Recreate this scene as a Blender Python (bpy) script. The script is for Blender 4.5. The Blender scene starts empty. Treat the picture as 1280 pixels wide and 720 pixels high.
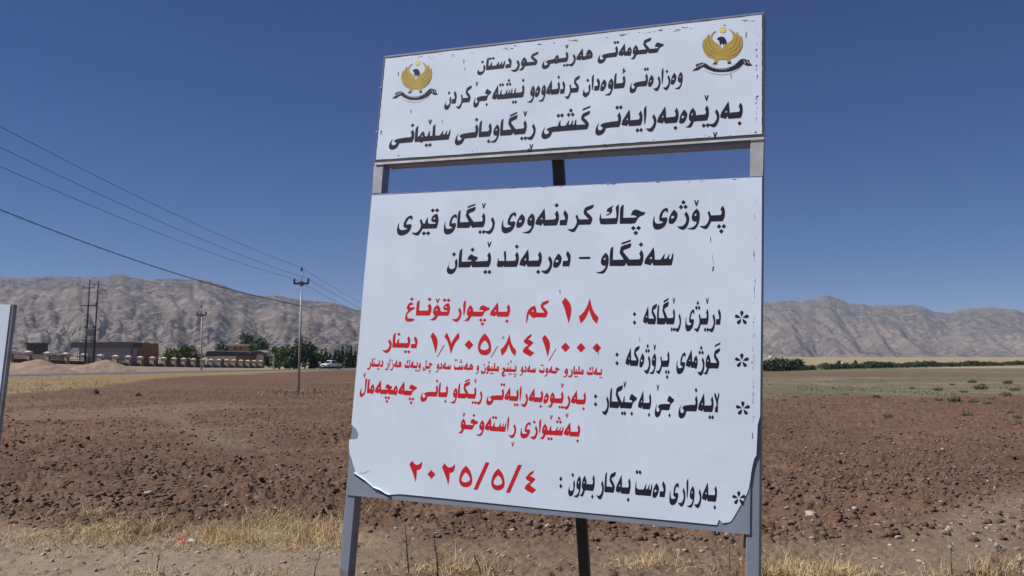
import bpy, bmesh, math, random
import numpy as np
from mathutils import Vector, Matrix
from mathutils.geometry import tessellate_polygon
R = math.radians
random.seed(7)
RNG = np.random.default_rng(11)
SC = bpy.context.scene
COL = SC.collection

# ------------------------------------------------------------------ camera, light
F = 1120.0                       # focal length in photo pixels (photo 1280 wide)
CAMH = 1.7
HOR = 452.0
PITCH = math.atan((HOR - 360) / F)
cam = bpy.data.cameras.new('camera'); cam.sensor_width = 36; cam.lens = 36 * F / 1280
cam.clip_start = 0.05; cam.clip_end = 30000
co = bpy.data.objects.new('camera', cam); COL.objects.link(co)
co.location = (0, 0, CAMH); co.rotation_euler = (R(90) + PITCH, 0, 0)
SC.camera = co
SUN_AZ = R(-93)                  # from +Y towards +X
SUN_EL = R(54)
SKY_TINT = (1.22, 1.46, 2.22)        # a very dry, clear upland sky
SKY_GAMMA = (1.45, 1.15, .90)
w = bpy.data.worlds.new('World'); SC.world = w; w.use_nodes = True
nt = w.node_tree
sky = nt.nodes.new('ShaderNodeTexSky'); sky.sky_type = 'NISHITA'; sky.sun_disc = False
sky.sun_elevation = SUN_EL; sky.sun_rotation = SUN_AZ; sky.altitude = 700
sky.air_density = 0.6; sky.dust_density = 0.0; sky.ozone_density = 4.0
def wmul(src, c):
    n = nt.nodes.new('ShaderNodeMix'); n.data_type = 'RGBA'; n.blend_type = 'MULTIPLY'; n.inputs[0].default_value = 1; n.inputs[7].default_value = (*c, 1)
    nt.links.new(src, n.inputs[6]); return n.outputs[2]
sep = nt.nodes.new('ShaderNodeSeparateColor'); cmb = nt.nodes.new('ShaderNodeCombineColor')
nt.links.new(wmul(sky.outputs[0], (.25, .25, .25)), sep.inputs[0])
for k in range(3):
    pw = nt.nodes.new('ShaderNodeMath'); pw.operation = 'POWER'; pw.inputs[1].default_value = SKY_GAMMA[k]
    nt.links.new(sep.outputs[k], pw.inputs[0]); nt.links.new(pw.outputs[0], cmb.inputs[k])
nt.links.new(wmul(cmb.outputs[0], SKY_TINT), nt.nodes['Background'].inputs[0])
nt.nodes['Background'].inputs[1].default_value = 0.10
sl = bpy.data.lights.new('sun', 'SUN'); sl.energy = 5.0; sl.angle = R(0.5); sl.color = (1, .965, .92)
so = bpy.data.objects.new('sun', sl); COL.objects.link(so)
sd = Vector((math.sin(SUN_AZ) * math.cos(SUN_EL), math.cos(SUN_AZ) * math.cos(SUN_EL), math.sin(SUN_EL)))
so.rotation_euler = sd.to_track_quat('Z', 'Y').to_euler(); so.location = (-20, 20, 40)
SC.view_settings.view_transform = 'Standard'; SC.view_settings.look = 'None'
SC.view_settings.exposure = 0.28; SC.view_settings.gamma = 1; SC.view_settings.use_curve_mapping = False

# ------------------------------------------------------------------ helpers
cP, sP = math.cos(PITCH), math.sin(PITCH)
def ray(px, py):
    x = (px - 640) / F; y = -(py - 360) / F
    return Vector((x, cP - y * sP, sP + y * cP))
def at(px, py, Y):
    r = ray(px, py); return Vector((0, 0, CAMH)) + r * (Y / r.y)
def gp(px, py, z=0.0):
    r = ray(px, py); return Vector((0, 0, CAMH)) + r * ((z - CAMH) / r.z)

MATS = {}
def mat(name, col, rough=0.7, var=0.0, scale=8.0, metal=0.0, bump=0.0, bscale=40, col2=None, lo=.4, hi=.65, spec=0.5):
    m = bpy.data.materials.new(name); m.use_nodes = True; t = m.node_tree; b = t.nodes['Principled BSDF']
    b.inputs['Roughness'].default_value = rough; b.inputs['Metallic'].default_value = metal
    b.inputs['Specular IOR Level'].default_value = spec
    b.inputs['Base Color'].default_value = (*col, 1)
    tc = t.nodes.new('ShaderNodeTexCoord')
    if var or col2:
        n = t.nodes.new('ShaderNodeTexNoise'); n.inputs['Scale'].default_value = scale; n.inputs['Detail'].default_value = 6
        t.links.new(tc.outputs['Object'], n.inputs['Vector'])
        r = t.nodes.new('ShaderNodeValToRGB'); r.color_ramp.elements[0].position = lo; r.color_ramp.elements[1].position = hi
        c2 = col2 or tuple(min(1, c * (1 + var)) for c in col); c1 = col if col2 else tuple(c * (1 - var) for c in col)
        r.color_ramp.elements[0].color = (*c1, 1); r.color_ramp.elements[1].color = (*c2, 1)
        t.links.new(n.outputs[0], r.inputs[0]); t.links.new(r.outputs[0], b.inputs['Base Color'])
    if bump:
        n2 = t.nodes.new('ShaderNodeTexNoise'); n2.inputs['Scale'].default_value = bscale; n2.inputs['Detail'].default_value = 5
        t.links.new(tc.outputs['Object'], n2.inputs['Vector'])
        bp = t.nodes.new('ShaderNodeBump'); bp.inputs['Strength'].default_value = bump; bp.inputs['Distance'].default_value = 0.02
        t.links.new(n2.outputs[0], bp.inputs['Height']); t.links.new(bp.outputs[0], b.inputs['Normal'])
    MATS[name] = m; return m

def tag(o, label=None, cat=None, group=None, kind=None):
    if label: o['label'] = label
    if cat: o['category'] = cat
    if group: o['group'] = group
    if kind: o['kind'] = kind
    return o
def empty(name, loc, label=None, cat=None, group=None, rz=0):
    o = bpy.data.objects.new(name, None); COL.objects.link(o); o.location = loc; o.rotation_euler = (0, 0, rz)
    o.empty_display_size = .1
    return tag(o, label, cat, group)

class MB:
    def __init__(s): s.v = []; s.f = []; s.mi = []
    def add(s, vs, fs, mi=0):
        o = len(s.v); s.v += [tuple(v) for v in vs]; s.f += [tuple(i + o for i in f) for f in fs]; s.mi += [mi] * len(fs)
    def box(s, x0, x1, y0, y1, z0, z1, mi=0):
        s.add([(x0,y0,z0),(x1,y0,z0),(x1,y1,z0),(x0,y1,z0),(x0,y0,z1),(x1,y0,z1),(x1,y1,z1),(x0,y1,z1)],
              [(0,3,2,1),(4,5,6,7),(0,1,5,4),(1,2,6,5),(2,3,7,6),(3,0,4,7)], mi)
    def bar(s, a, b, wx, wy=None, mi=0, up=None):
        a = Vector(a); b = Vector(b); wy = wy or wx; d = (b - a).normalized()
        u = Vector(up) if up else (Vector((0, 0, 1)) if abs(d.z) < .9 else Vector((0, 1, 0)))
        x = d.cross(u).normalized(); y = x.cross(d).normalized()
        vs = [p + x * (sx * wx / 2) + y * (sy * wy / 2) for p in (a, b) for sx, sy in ((-1,-1),(1,-1),(1,1),(-1,1))]
        s.add(vs, [(0,3,2,1),(4,5,6,7),(0,1,5,4),(1,2,6,5),(2,3,7,6),(3,0,4,7)], mi)
    def tube(s, pts, r, n=8, mi=0, r1=None):
        pts = [Vector(p) for p in pts]; vs = []; fs = []
        for i, p in enumerate(pts):
            d = (pts[min(i + 1, len(pts) - 1)] - pts[max(i - 1, 0)]).normalized()
            u = Vector((0, 0, 1)) if abs(d.z) < .9 else Vector((0, 1, 0))
            x = d.cross(u).normalized(); y = x.cross(d).normalized()
            rr = r if r1 is None else r + (r1 - r) * i / max(1, len(pts) - 1)
            if isinstance(r, (list, tuple)): rr = r[i]
            vs += [p + x * (rr * math.cos(2 * math.pi * k / n)) + y * (rr * math.sin(2 * math.pi * k / n)) for k in range(n)]
        for i in range(len(pts) - 1):
            for k in range(n):
                fs.append((i * n + k, i * n + (k + 1) % n, (i + 1) * n + (k + 1) % n, (i + 1) * n + k))
        fs.append(tuple(range(n - 1, -1, -1))); fs.append(tuple((len(pts) - 1) * n + k for k in range(n)))
        s.add(vs, fs, mi)
    def lathe(s, prof, n=16, c=(0, 0, 0), mi=0, axis='z'):
        vs = []; fs = []
        for r, z in prof:
            for k in range(n):
                a = 2 * math.pi * k / n
                p = (r * math.cos(a), r * math.sin(a), z) if axis == 'z' else ((r * math.cos(a), z, r * math.sin(a)) if axis == 'y' else (z, r * math.cos(a), r * math.sin(a)))
                vs.append((c[0] + p[0], c[1] + p[1], c[2] + p[2]))
        for i in range(len(prof) - 1):
            for k in range(n): fs.append((i * n + k, i * n + (k + 1) % n, (i + 1) * n + (k + 1) % n, (i + 1) * n + k))
        fs.append(tuple(range(n - 1, -1, -1))); fs.append(tuple((len(prof) - 1) * n + k for k in range(n)))
        s.add(vs, fs, mi)
    def build(s, name, mats, parent=None, smooth=False, loc=None, bevel=0):
        me = bpy.data.meshes.new(name); me.from_pydata(s.v, [], s.f)
        for m in (mats if isinstance(mats, (list, tuple)) else [mats]): me.materials.append(MATS[m] if isinstance(m, str) else m)
        me.polygons.foreach_set('material_index', s.mi)
        if smooth: me.polygons.foreach_set('use_smooth', [True] * len(s.f))
        me.update()
        bm = bmesh.new(); bm.from_mesh(me); bmesh.ops.recalc_face_normals(bm, faces=bm.faces); bm.to_mesh(me); bm.free()
        o = bpy.data.objects.new(name, me); COL.objects.link(o)
        if parent: o.parent = parent
        if loc is not None: o.location = loc
        if bevel:
            b = o.modifiers.new('bevel', 'BEVEL'); b.width = bevel; b.segments = 2; b.limit_method = 'ANGLE'
        return o

def nparr(name, V, Fq, mats, parent=None, smooth=False):
    me = bpy.data.meshes.new(name); V = np.asarray(V, np.float32); Fq = np.asarray(Fq, np.int32); n = Fq.shape[1]
    me.vertices.add(len(V)); me.vertices.foreach_set('co', V.ravel())
    me.loops.add(Fq.size); me.loops.foreach_set('vertex_index', Fq.ravel())
    me.polygons.add(len(Fq)); me.polygons.foreach_set('loop_start', np.arange(0, Fq.size, n, dtype=np.int32))
    me.polygons.foreach_set('loop_total', np.full(len(Fq), n, np.int32))
    for m in (mats if isinstance(mats, (list, tuple)) else [mats]): me.materials.append(MATS[m] if isinstance(m, str) else m)
    me.update(calc_edges=True); me.validate()
    if smooth: me.polygons.foreach_set('use_smooth', np.ones(len(Fq), bool))
    o = bpy.data.objects.new(name, me); COL.objects.link(o)
    if parent: o.parent = parent
    return o

# --- vectorised noise
def hsh(ix, iy, k=0):
    h = (ix.astype(np.int64) * 374761393 + iy.astype(np.int64) * 668265263 + k * 974711) & 0x7fffffff
    h = ((h ^ (h >> 13)) * 1274126177) & 0x7fffffff
    h = ((h ^ (h >> 16)) * 2246822519) & 0x7fffffff
    return (h & 0xffffff) / float(0xffffff)
def vnoise(x, y, k=0):
    ix = np.floor(x); iy = np.floor(y); fx = x - ix; fy = y - iy
    fx = fx * fx * (3 - 2 * fx); fy = fy * fy * (3 - 2 * fy)
    a = hsh(ix, iy, k); b = hsh(ix + 1, iy, k); c = hsh(ix, iy + 1, k); d = hsh(ix + 1, iy + 1, k)
    return (a + (b - a) * fx) * (1 - fy) + (c + (d - c) * fx) * fy
def fbm(x, y, o=4, k=0, g=.5):
    s = 0; a = 1; t = 0
    for i in range(o):
        s = s + a * vnoise(x * 2 ** i + 17.3 * i, y * 2 ** i - 9.1 * i, k + i); t += a; a *= g
    return s / t
def clods(x, y, size, k, p=.75):
    """lumps of earth: jittered cells, each with its own size and height (relief only)"""
    gx = x / size; gy = y / size; ix = np.floor(gx); iy = np.floor(gy); out = np.zeros_like(x)
    for dx in (-1, 0, 1):
        for dy in (-1, 0, 1):
            cx = ix + dx; cy = iy + dy
            px = cx + hsh(cx, cy, k); py = cy + hsh(cx, cy, k + 1)
            rr = .3 + .55 * hsh(cx, cy, k + 2); hh = hsh(cx, cy, k + 3)
            ang = hsh(cx, cy, k + 4) * 6.28; ca = np.cos(ang); sa = np.sin(ang)
            ux = (gx - px) * ca + (gy - py) * sa; uy = (-(gx - px) * sa + (gy - py) * ca) * 1.5
            d2 = (ux * ux + uy * uy) / (rr * rr)
            tilt = 1 + .55 * ux / rr
            bump = np.clip(1 - d2, 0, 1) ** .42 * hh * rr * tilt * (hh > 1 - p)
            out = np.maximum(out, bump)
    return out * size
def sstep(a, b, x):
    t = np.clip((x - a) / (b - a), 0, 1); return t * t * (3 - 2 * t)

# ------------------------------------------------------------------ materials
mat('steel_grey', (.20, .235, .285), .45, scale=7, col2=(.17, .125, .10), lo=.62, hi=.72, bump=.08, bscale=25)
mat('arm_grey', (.12, .125, .14), .6)
mat('steel_dark', (.020, .021, .024), .5, .3, 9)
mat('rusty_steel', (.34, .15, .05), .8, col2=(.20, .12, .07), scale=14, bump=.2)
mat('pale_grey', (.42, .43, .45), .5, .12, 9)
mat('panel_metal', (.225, .26, .325), .42, .08, 3, bump=.04, bscale=8)
mat("vinyl", (.675, .775, .89), .38, .045, 2.2, bump=.16, bscale=1.6, spec=.4)
mat('vinyl_edge', (.55, .55, .56), .6, .15, 12)
mat('print_black', (.018, .014, .030), .45, spec=.3)
mat('print_red', (.58, .016, .024), .45, spec=.3)
mat('print_gold', (.46, .325, .05), .45, .08, 30)
mat('print_brown', (.20, .12, .03), .5)
mat('print_yellow', (.72, .66, .22), .45)
mat('print_white', (.7, .71, .74), .45)
mat('wear_shadow_dark', (.045, .042, .05), .8)
mat('asphalt', (.085, .083, .085), .9, .15, 2)
mat('concrete', (.33, .31, .28), .85, .15, 6)
mat('galvanised', (.36, .365, .38), .5, .12, 8)
mat('wire_black', (.055, .058, .068), .6)
mat('insulator', (.055, .04, .038), .35)
mat('cream_stone', (.58, .49, .38), .85, .12, 3)
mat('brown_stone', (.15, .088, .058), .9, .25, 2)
mat('iron_dark', (.035, .03, .03), .5)
mat('wall_blue', (.26, .275, .32), .8, .06, 1)
mat('wall_white', (.66, .65, .63), .8, .06, 1)
mat('brick_brown', (.27, .125, .062), .9, .18, 3)
mat('fascia_dark', (.022, .023, .030), .6)
mat('ochre', (.29, .205, .12), .9, .15, 2)
mat('roof_tin', (.27, .28, .26), .6, .15, 1)
mat('glass_dark', (.02, .023, .03), .1)
mat('car_white', (.78, .79, .80), .25)
mat('tyre', (.02, .02, .021), .85)
mat('lamp_glass', (.6, .6, .58), .15)
mat('dirt_pile', (.21, .14, .10), .95, col2=(.27, .19, .14), scale=.9, bump=.6, bscale=6)
mat('clod', (.115, .072, .054), 1, col2=(.20, .132, .10), scale=2.5, bump=.8, bscale=60, spec=.1)
mat('stone_pale', (.36, .285, .235), .9, .25, 3, bump=.4, bscale=30)
mat('leaf_olive', (.105, .15, .035), .75, .45, .8)
mat('leaf_dark', (.052, .092, .028), .8, .45, .7)
mat('leaf_grey', (.135, .145, .085), .85, .35, 9)
mat('leaf_hedge', (.034, .060, .024), .8, .5, .4)
mat('bark', (.09, .065, .045), .95, .3, 6)
mat('straw', (.43, .30, .14), .9, col2=(.62, .48, .275), scale=6)
mat('straw_far', (.28, .20, .115), .9, col2=(.38, .28, .165), scale=.3)
mat('thistle', (.26, .20, .13), .9, .3, 20)
mat('thistle_head', (.36, .30, .23), .9, .2, 40)
mat('twig', (.075, .05, .04), .9)
mat('litter_red', (.62, .06, .085), .4)
mat('litter_white', (.72, .72, .75), .4)
mat('transformer', (.30, .31, .34), .5, .1, 3)
mat('pole_dark', (.045, .04, .042), .85, .3, 3)
mat('roof_red', (.16, .085, .07), .9, .2, 2)
mat('shed_green', (.075, .08, .065), .8, .2, 2)

# ------------------------------------------------------------------ ground
RA = gp(0, 470); RB = gp(425, 461.5)                 # two points of the road's centre line
rdir = Vector((RB.x - RA.x, RB.y - RA.y, 0)).normalized(); rleft = Vector((-rdir.y, rdir.x, 0))
FENCE_A = Vector((-87.0, 158.0, 0)); FENCE_B = Vector((-70.5, 250.0, 0))
def road_sd(x, y): return (x - RA.x) * rleft.x + (y - RA.y) * rleft.y      # >0 = left of (beyond) the road
def smooth_h(x, y):
    x = np.asarray(x, float); y = np.asarray(y, float)
    h = .0065 * np.clip(y - 330, 0, None) * sstep(300, 500, y)
    s = road_sd(x, y)
    h = h + 1.45 * sstep(4, 22, s) * np.clip((-x / np.maximum(y, 1) - .30) / .24, -.2, 1.1) * sstep(60, 110, y) * (1 - sstep(300, 400, y))
    h = h + (fbm(x / 9, y / 9, 2, 40) - .5) * .10 * sstep(9, 16, y) * (1 - sstep(200, 400, y))
    return h
def gz(x, y): return float(smooth_h(np.array([x]), np.array([y]))[0])

trk = [gp(1105, 712), gp(1180, 682), gp(1290, 628), gp(1420, 585)]
def seg_d(x, y, pts):
    d = np.full_like(x, 1e9)
    for a, b in zip(pts, pts[1:]):
        ex, ey = b.x - a.x, b.y - a.y; t = np.clip(((x - a.x) * ex + (y - a.y) * ey) / (ex * ex + ey * ey), 0, 1)
        d = np.minimum(d, np.hypot(x - a.x - t * ex, y - a.y - t * ey))
    return d
def zones(x, y):
    n1 = fbm(x / 2.2, y / 2.2, 4, 60) - .5; n2 = fbm(x / 11, y / 11, 4, 70) - .5
    near = (1 - sstep(8.0, 9.6, y + n1 * 2.2 - np.clip(-x - 1, 0, 6) * .16)) * (1 - .68 * sstep(-2.2, -.8, x + n1))
    tr = .5 * (1 - sstep(.2, .75, seg_d(x, y, trk) + n1 * .35)) * (y > 0)
    tr2 = (1 - sstep(.2, .9, np.abs(x + 8.6 + (y - 24) * .55) + n1 * 1.6)) * sstep(16, 19, y) * (1 - sstep(30, 36, y)) * .35
    pale = .32 * sstep(.50, .62, fbm(x / 4 + 3, y / 6, 4, 66)) * (1 - sstep(-9, -5, x)) * sstep(18, 24, y) * (1 - sstep(34, 44, y))
    dusty = np.clip(np.maximum(np.maximum(np.maximum(near, tr), tr2), pale), 0, 1)
    left = (1 - sstep(-23.0, -20.5, x + n2 * 7 + n1 * 2 + np.clip(y - 36, 0, 60) * .25)) * sstep(27, 33, y + n2 * 8)
    verge = sstep(-8.5, -5.5, road_sd(x, y) + n2 * 4) * (y > 30)
    yellow = np.clip(np.maximum(left, verge), 0, 1)
    beyond = sstep(0, 6, road_sd(x, y)) * (y > 60)
    # right-hand fallow land: dry with green weeds from about 43 m on
    fal = sstep(40, 48, y + n2 * 16 + n1 * 3 - np.clip(30 - x, -40, 60) * .18) * sstep(4, 14, x + n2 * 8)
    farb = sstep(95, 104, y + n2 * 6) * (1 - sstep(140, 165, y + n2 * 14)) * sstep(10, 20, x) * (1 - sstep(60, 75, x + n2 * 18))
    green = fal * sstep(-.06, .10, fbm(x / 7 + 5, y / 3.2, 4, 81) - .5 + .06 * sstep(60, 110, y)) * (1 - farb * .6)
    fal = fal * (1 - farb * .75)
    farm = sstep(215, 245, y)
    return dusty, yellow, beyond, fal, green, farm
def relief(x, y):
    dusty, yellow, beyond, fal, green, farm = zones(x, y)
    fld = np.clip(1 - 1.6 * dusty, 0, 1) * (1 - yellow) * (1 - fal * .8)
    fade = 1 - sstep(55, 120, np.hypot(x, y))
    rough = .62 + .55 * sstep(.35, .68, fbm(x / 2.3, y / 2.3, 4, 90))
    c = clods(x, y, .26, 100, .35) * .26 + clods(x + 3.3, y + 1.7, .13, 120, .6) * .60 + clods(x, y, .075, 140, .8) * .85
    d = .05 * (fbm(x / .5, y / .5, 4, 150) - .5) + .07 * (fbm(x / 1.6, y / 1.6, 2, 160) - .5)
    h = (c * rough + d) * fld * fade
    h = h + (clods(x, y, .09, 170, .22) * .35 + .018 * (fbm(x / .35, y / .35, 4, 180) - .5) + .05 * (fbm(x / 1.4, y / 1.4, 2, 185) - .5)) * (1 - fld) * fade
    return h
def groundz(x, y):
    x = np.asarray(x, float); y = np.asarray(y, float); return smooth_h(x, y) + relief(x, y)

def build_ground():
    fine = np.radians(np.linspace(-37, 37, 1000))
    rest = np.radians(np.linspace(37, 323, 90)[1:-1])
    th = np.concatenate([fine, rest]); nt_ = len(th)
    e = np.linspace(CAMH / 6.4, CAMH / 95, 430); r = CAMH / e
    rad = np.concatenate([[.4, 1.2, 2.2, 3.2, 4.2, 5.2, 6.0], r, np.geomspace(98, 700, 90), np.geomspace(730, 8500, 26)])
    T, Rr = np.meshgrid(th, rad)
    X = Rr * np.sin(T); Y = Rr * np.cos(T)
    Z = smooth_h(X, Y) + relief(X, Y)
    Z = np.where(Rr > 2500, Z * 0 + smooth_h(X * 0, np.minimum(Y, 2500)), Z)
    V = np.stack([X, Y, Z], -1).reshape(-1, 3)
    nr = len(rad); i = np.arange(nr - 1)[:, None]; j = np.arange(nt_)[None, :]; j2 = (j + 1) % nt_
    Fq = np.stack(np.broadcast_arrays(i * nt_ + j, (i + 1) * nt_ + j, (i + 1) * nt_ + j2, i * nt_ + j2), -1).reshape(-1, 4)[:, ::-1]
    V = np.vstack([V, [[0, 0, 0]]])
    o = nparr('ground', V, Fq, ground_mat(), smooth=True)
    x, y = V[:, 0], V[:, 1]
    for nm, a in zip(('dusty', 'yellow', 'beyond', 'fallow', 'green', 'farm'), zones(x, y)):
        at_ = o.data.attributes.new(nm, 'FLOAT', 'POINT'); at_.data.foreach_set('value', np.asarray(a, np.float32))
    return tag(o, kind='structure')

def ground_mat():
    m = bpy.data.materials.new('soil'); m.use_nodes = True; t = m.node_tree; b = t.nodes['Principled BSDF']; L = t.links.new
    b.inputs['Roughness'].default_value = 1; b.inputs['Specular IOR Level'].default_value = .1
    tc = t.nodes.new('ShaderNodeTexCoord')
    def noise(s, d=5, dist=0):
        n = t.nodes.new('ShaderNodeTexNoise'); n.inputs['Scale'].default_value = s; n.inputs['Detail'].default_value = d
        n.inputs['Roughness'].default_value = .6; L(tc.outputs['Object'], n.inputs['Vector']); return n.outputs[0]
    def ramp(src, stops):
        r = t.nodes.new('ShaderNodeValToRGB'); cr = r.color_ramp
        while len(cr.elements) < len(stops): cr.elements.new(.5)
        for e, (p, c) in zip(cr.elements, stops): e.position = p; e.color = (*c, 1)
        L(src, r.inputs[0]); return r.outputs[0]
    def mixc(a, c, f, mode='MIX'):
        n = t.nodes.new('ShaderNodeMix'); n.data_type = 'RGBA'; n.blend_type = mode
        L(a, n.inputs[6]); L(c, n.inputs[7])
        if isinstance(f, float): n.inputs[0].default_value = f
        else: L(f, n.inputs[0])
        return n.outputs[2]
    def attr(nm):
        a = t.nodes.new('ShaderNodeAttribute'); a.attribute_name = nm; return a.outputs['Fac']
    soil = ramp(noise(1.3), [(.3, (0.093, 0.058, 0.041)), (.52, (0.120, 0.076, 0.054)), (.72, (0.156, 0.104, 0.076))])
    soil = mixc(soil, ramp(noise(.11, 4), [(.35, (.82, .80, .80)), (.65, (1.16, 1.10, 1.04))]), 1.0, 'MULTIPLY')
    soil = mixc(soil, ramp(noise(26, 4), [(.3, (.68, .67, .66)), (.66, (1.28, 1.26, 1.22))]), 1.0, 'MULTIPLY')
    dust = ramp(noise(2.6), [(.3, (.19, .143, .108)), (.6, (.25, .195, .148)), (.8, (.30, .24, .185))])
    straw = ramp(noise(5, 6), [(.40, (.17, .125, .085)), (.56, (.24, .18, .11)), (.7, (.33, .26, .165))])
    dust = mixc(dust, straw, .35)
    dust = mixc(dust, ramp(noise(60, 3), [(.3, (.78, .78, .78)), (.7, (1.2, 1.2, 1.2))]), 1.0, 'MULTIPLY')
    yel = ramp(noise(.9, 6), [(.32, (.14, .098, .060)), (.5, (.215, .152, .082)), (.68, (.28, .205, .112))])
    bey = ramp(noise(.25, 6), [(.35, (.19, .135, .098)), (.65, (.26, .195, .142))])
    fal = ramp(noise(.35, 6), [(.34, (.12, .086, .063)), (.5, (.165, .126, .088)), (.66, (.22, .175, .118))])
    grn = ramp(noise(.8, 6), [(.36, (.088, .094, .052)), (.55, (.118, .116, .068)), (.68, (.17, .145, .09))])
    frm = ramp(noise(.012, 5), [(.4, (.25, .185, .105)), (.6, (.30, .23, .135))])
    c = mixc(soil, fal, attr('fallow')); c = mixc(c, grn, attr('green')); c = mixc(c, yel, attr('yellow'))
    c = mixc(c, bey, attr('beyond')); c = mixc(c, dust, attr('dusty')); c = mixc(c, frm, attr('farm'))
    L(c, b.inputs['Base Color'])
    bp = t.nodes.new('ShaderNodeBump'); bp.inputs['Strength'].default_value = .55; bp.inputs['Distance'].default_value = .03
    L(noise(34, 6), bp.inputs['Height']); L(bp.outputs[0], b.inputs['Normal'])
    return m
build_ground()

def build_road():
    m = MB(); W = 3.4; pts = []
    for k in range(-14, 30):
        s = k * 12.0; c = RA + rdir * s
        pts.append([(c.x + rleft.x * o, c.y + rleft.y * o) for o in (-W, W)])
    vs = []
    for a, b in pts:
        for p in (a, b): vs.append((p[0], p[1], gz(*p) + .16))
        for p in (a, b):
            q = (p[0] + (rleft.x if p is b else -rleft.x) * .9, p[1] + (rleft.y if p is b else -rleft.y) * .9); vs.append((q[0], q[1], gz(*q) - .05))
    n = len(pts); fs = []
    for i in range(n - 1):
        o = i * 4; q = o + 4
        fs += [(o, o + 1, q + 1, q), (o + 2, o, q, q + 2), (o + 1, o + 3, q + 3, q + 1)]
    m.add(vs, fs)
    o = m.build('road', 'asphalt'); tag(o, kind='structure')
    e = MB()
    for off in (-3.1, 3.1):
        vs = []
        for k in range(-14, 30):
            c = RA + rdir * (k * 12.0)
            for d in (-.07, .07):
                x = c.x + rleft.x * (off + d); y = c.y + rleft.y * (off + d); vs.append((x, y, gz(x, y) + .166))
        e.add(vs, [(2 * i, 2 * i + 1, 2 * i + 3, 2 * i + 2) for i in range(43)])
    tag(e.build('road_marking', 'wall_white'), kind='structure')
build_road()

# ------------------------------------------------------------------ mountains
def mountain_mat():
    m = bpy.data.materials.new('mountain_rock'); m.use_nodes = True; t = m.node_tree; b = t.nodes['Principled BSDF']; L = t.links.new
    b.inputs['Roughness'].default_value = 1; b.inputs['Specular IOR Level'].default_value = 0
    tc = t.nodes.new('ShaderNodeTexCoord')
    def noise(s, d=6, sc=(1, 1, 1), rough=.6):
        mp = t.nodes.new('ShaderNodeMapping'); mp.inputs['Scale'].default_value = sc; L(tc.outputs['Object'], mp.inputs[0])
        n = t.nodes.new('ShaderNodeTexNoise'); n.inputs['Scale'].default_value = s; n.inputs['Detail'].default_value = d; n.inputs['Roughness'].default_value = rough
        L(mp.outputs[0], n.inputs['Vector']); return n.outputs[0]
    def ramp(src, stops):
        r = t.nodes.new('ShaderNodeValToRGB'); cr = r.color_ramp
        while len(cr.elements) < len(stops): cr.elements.new(.5)
        for e, (p, c) in zip(cr.elements, stops): e.position = p; e.color = (*c, 1)
        L(src, r.inputs[0]); return r.outputs[0]
    def mix(a, c, f, mode='MIX'):
        n = t.nodes.new('ShaderNodeMix'); n.data_type = 'RGBA'; n.blend_type = mode; L(a, n.inputs[6]); L(c, n.inputs[7])
        if isinstance(f, float): n.inputs[0].default_value = f
        else: L(f, n.inputs[0])
        return n.outputs[2]
    base = ramp(noise(.004), [(.35, (.132, .103, .089)), (.5, (.186, .147, .124)), (.66, (.245, .196, .163))])
    rock = ramp(noise(.016, 8, rough=.75), [(.40, (.060, .052, .052)), (.56, (.21, .175, .155))])
    a = t.nodes.new('ShaderNodeAttribute'); a.attribute_name = 'rocky'
    c = mix(base, rock, a.outputs['Fac'])
    a2 = t.nodes.new('ShaderNodeAttribute'); a2.attribute_name = 'scrub'
    sp = ramp(noise(.060, 4, rough=.72), [(.48, (0, 0, 0)), (.53, (1, 1, 1))])
    ml = t.nodes.new('ShaderNodeMath'); ml.operation = 'MULTIPLY'; L(sp, ml.inputs[0]); L(a2.outputs['Fac'], ml.inputs[1])
    dk = ramp(noise(.02), [(.4, (.022, .024, .025)), (.6, (.05, .05, .048))])
    c = mix(c, dk, ml.outputs[0])
    L(c, b.inputs['Base Color'])
    bp = t.nodes.new('ShaderNodeBump'); bp.inputs['Strength'].default_value = .8; bp.inputs['Distance'].default_value = 9
    L(noise(.03, 8), bp.inputs['Height']); L(bp.outputs[0], b.inputs['Normal'])
    return m
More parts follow.
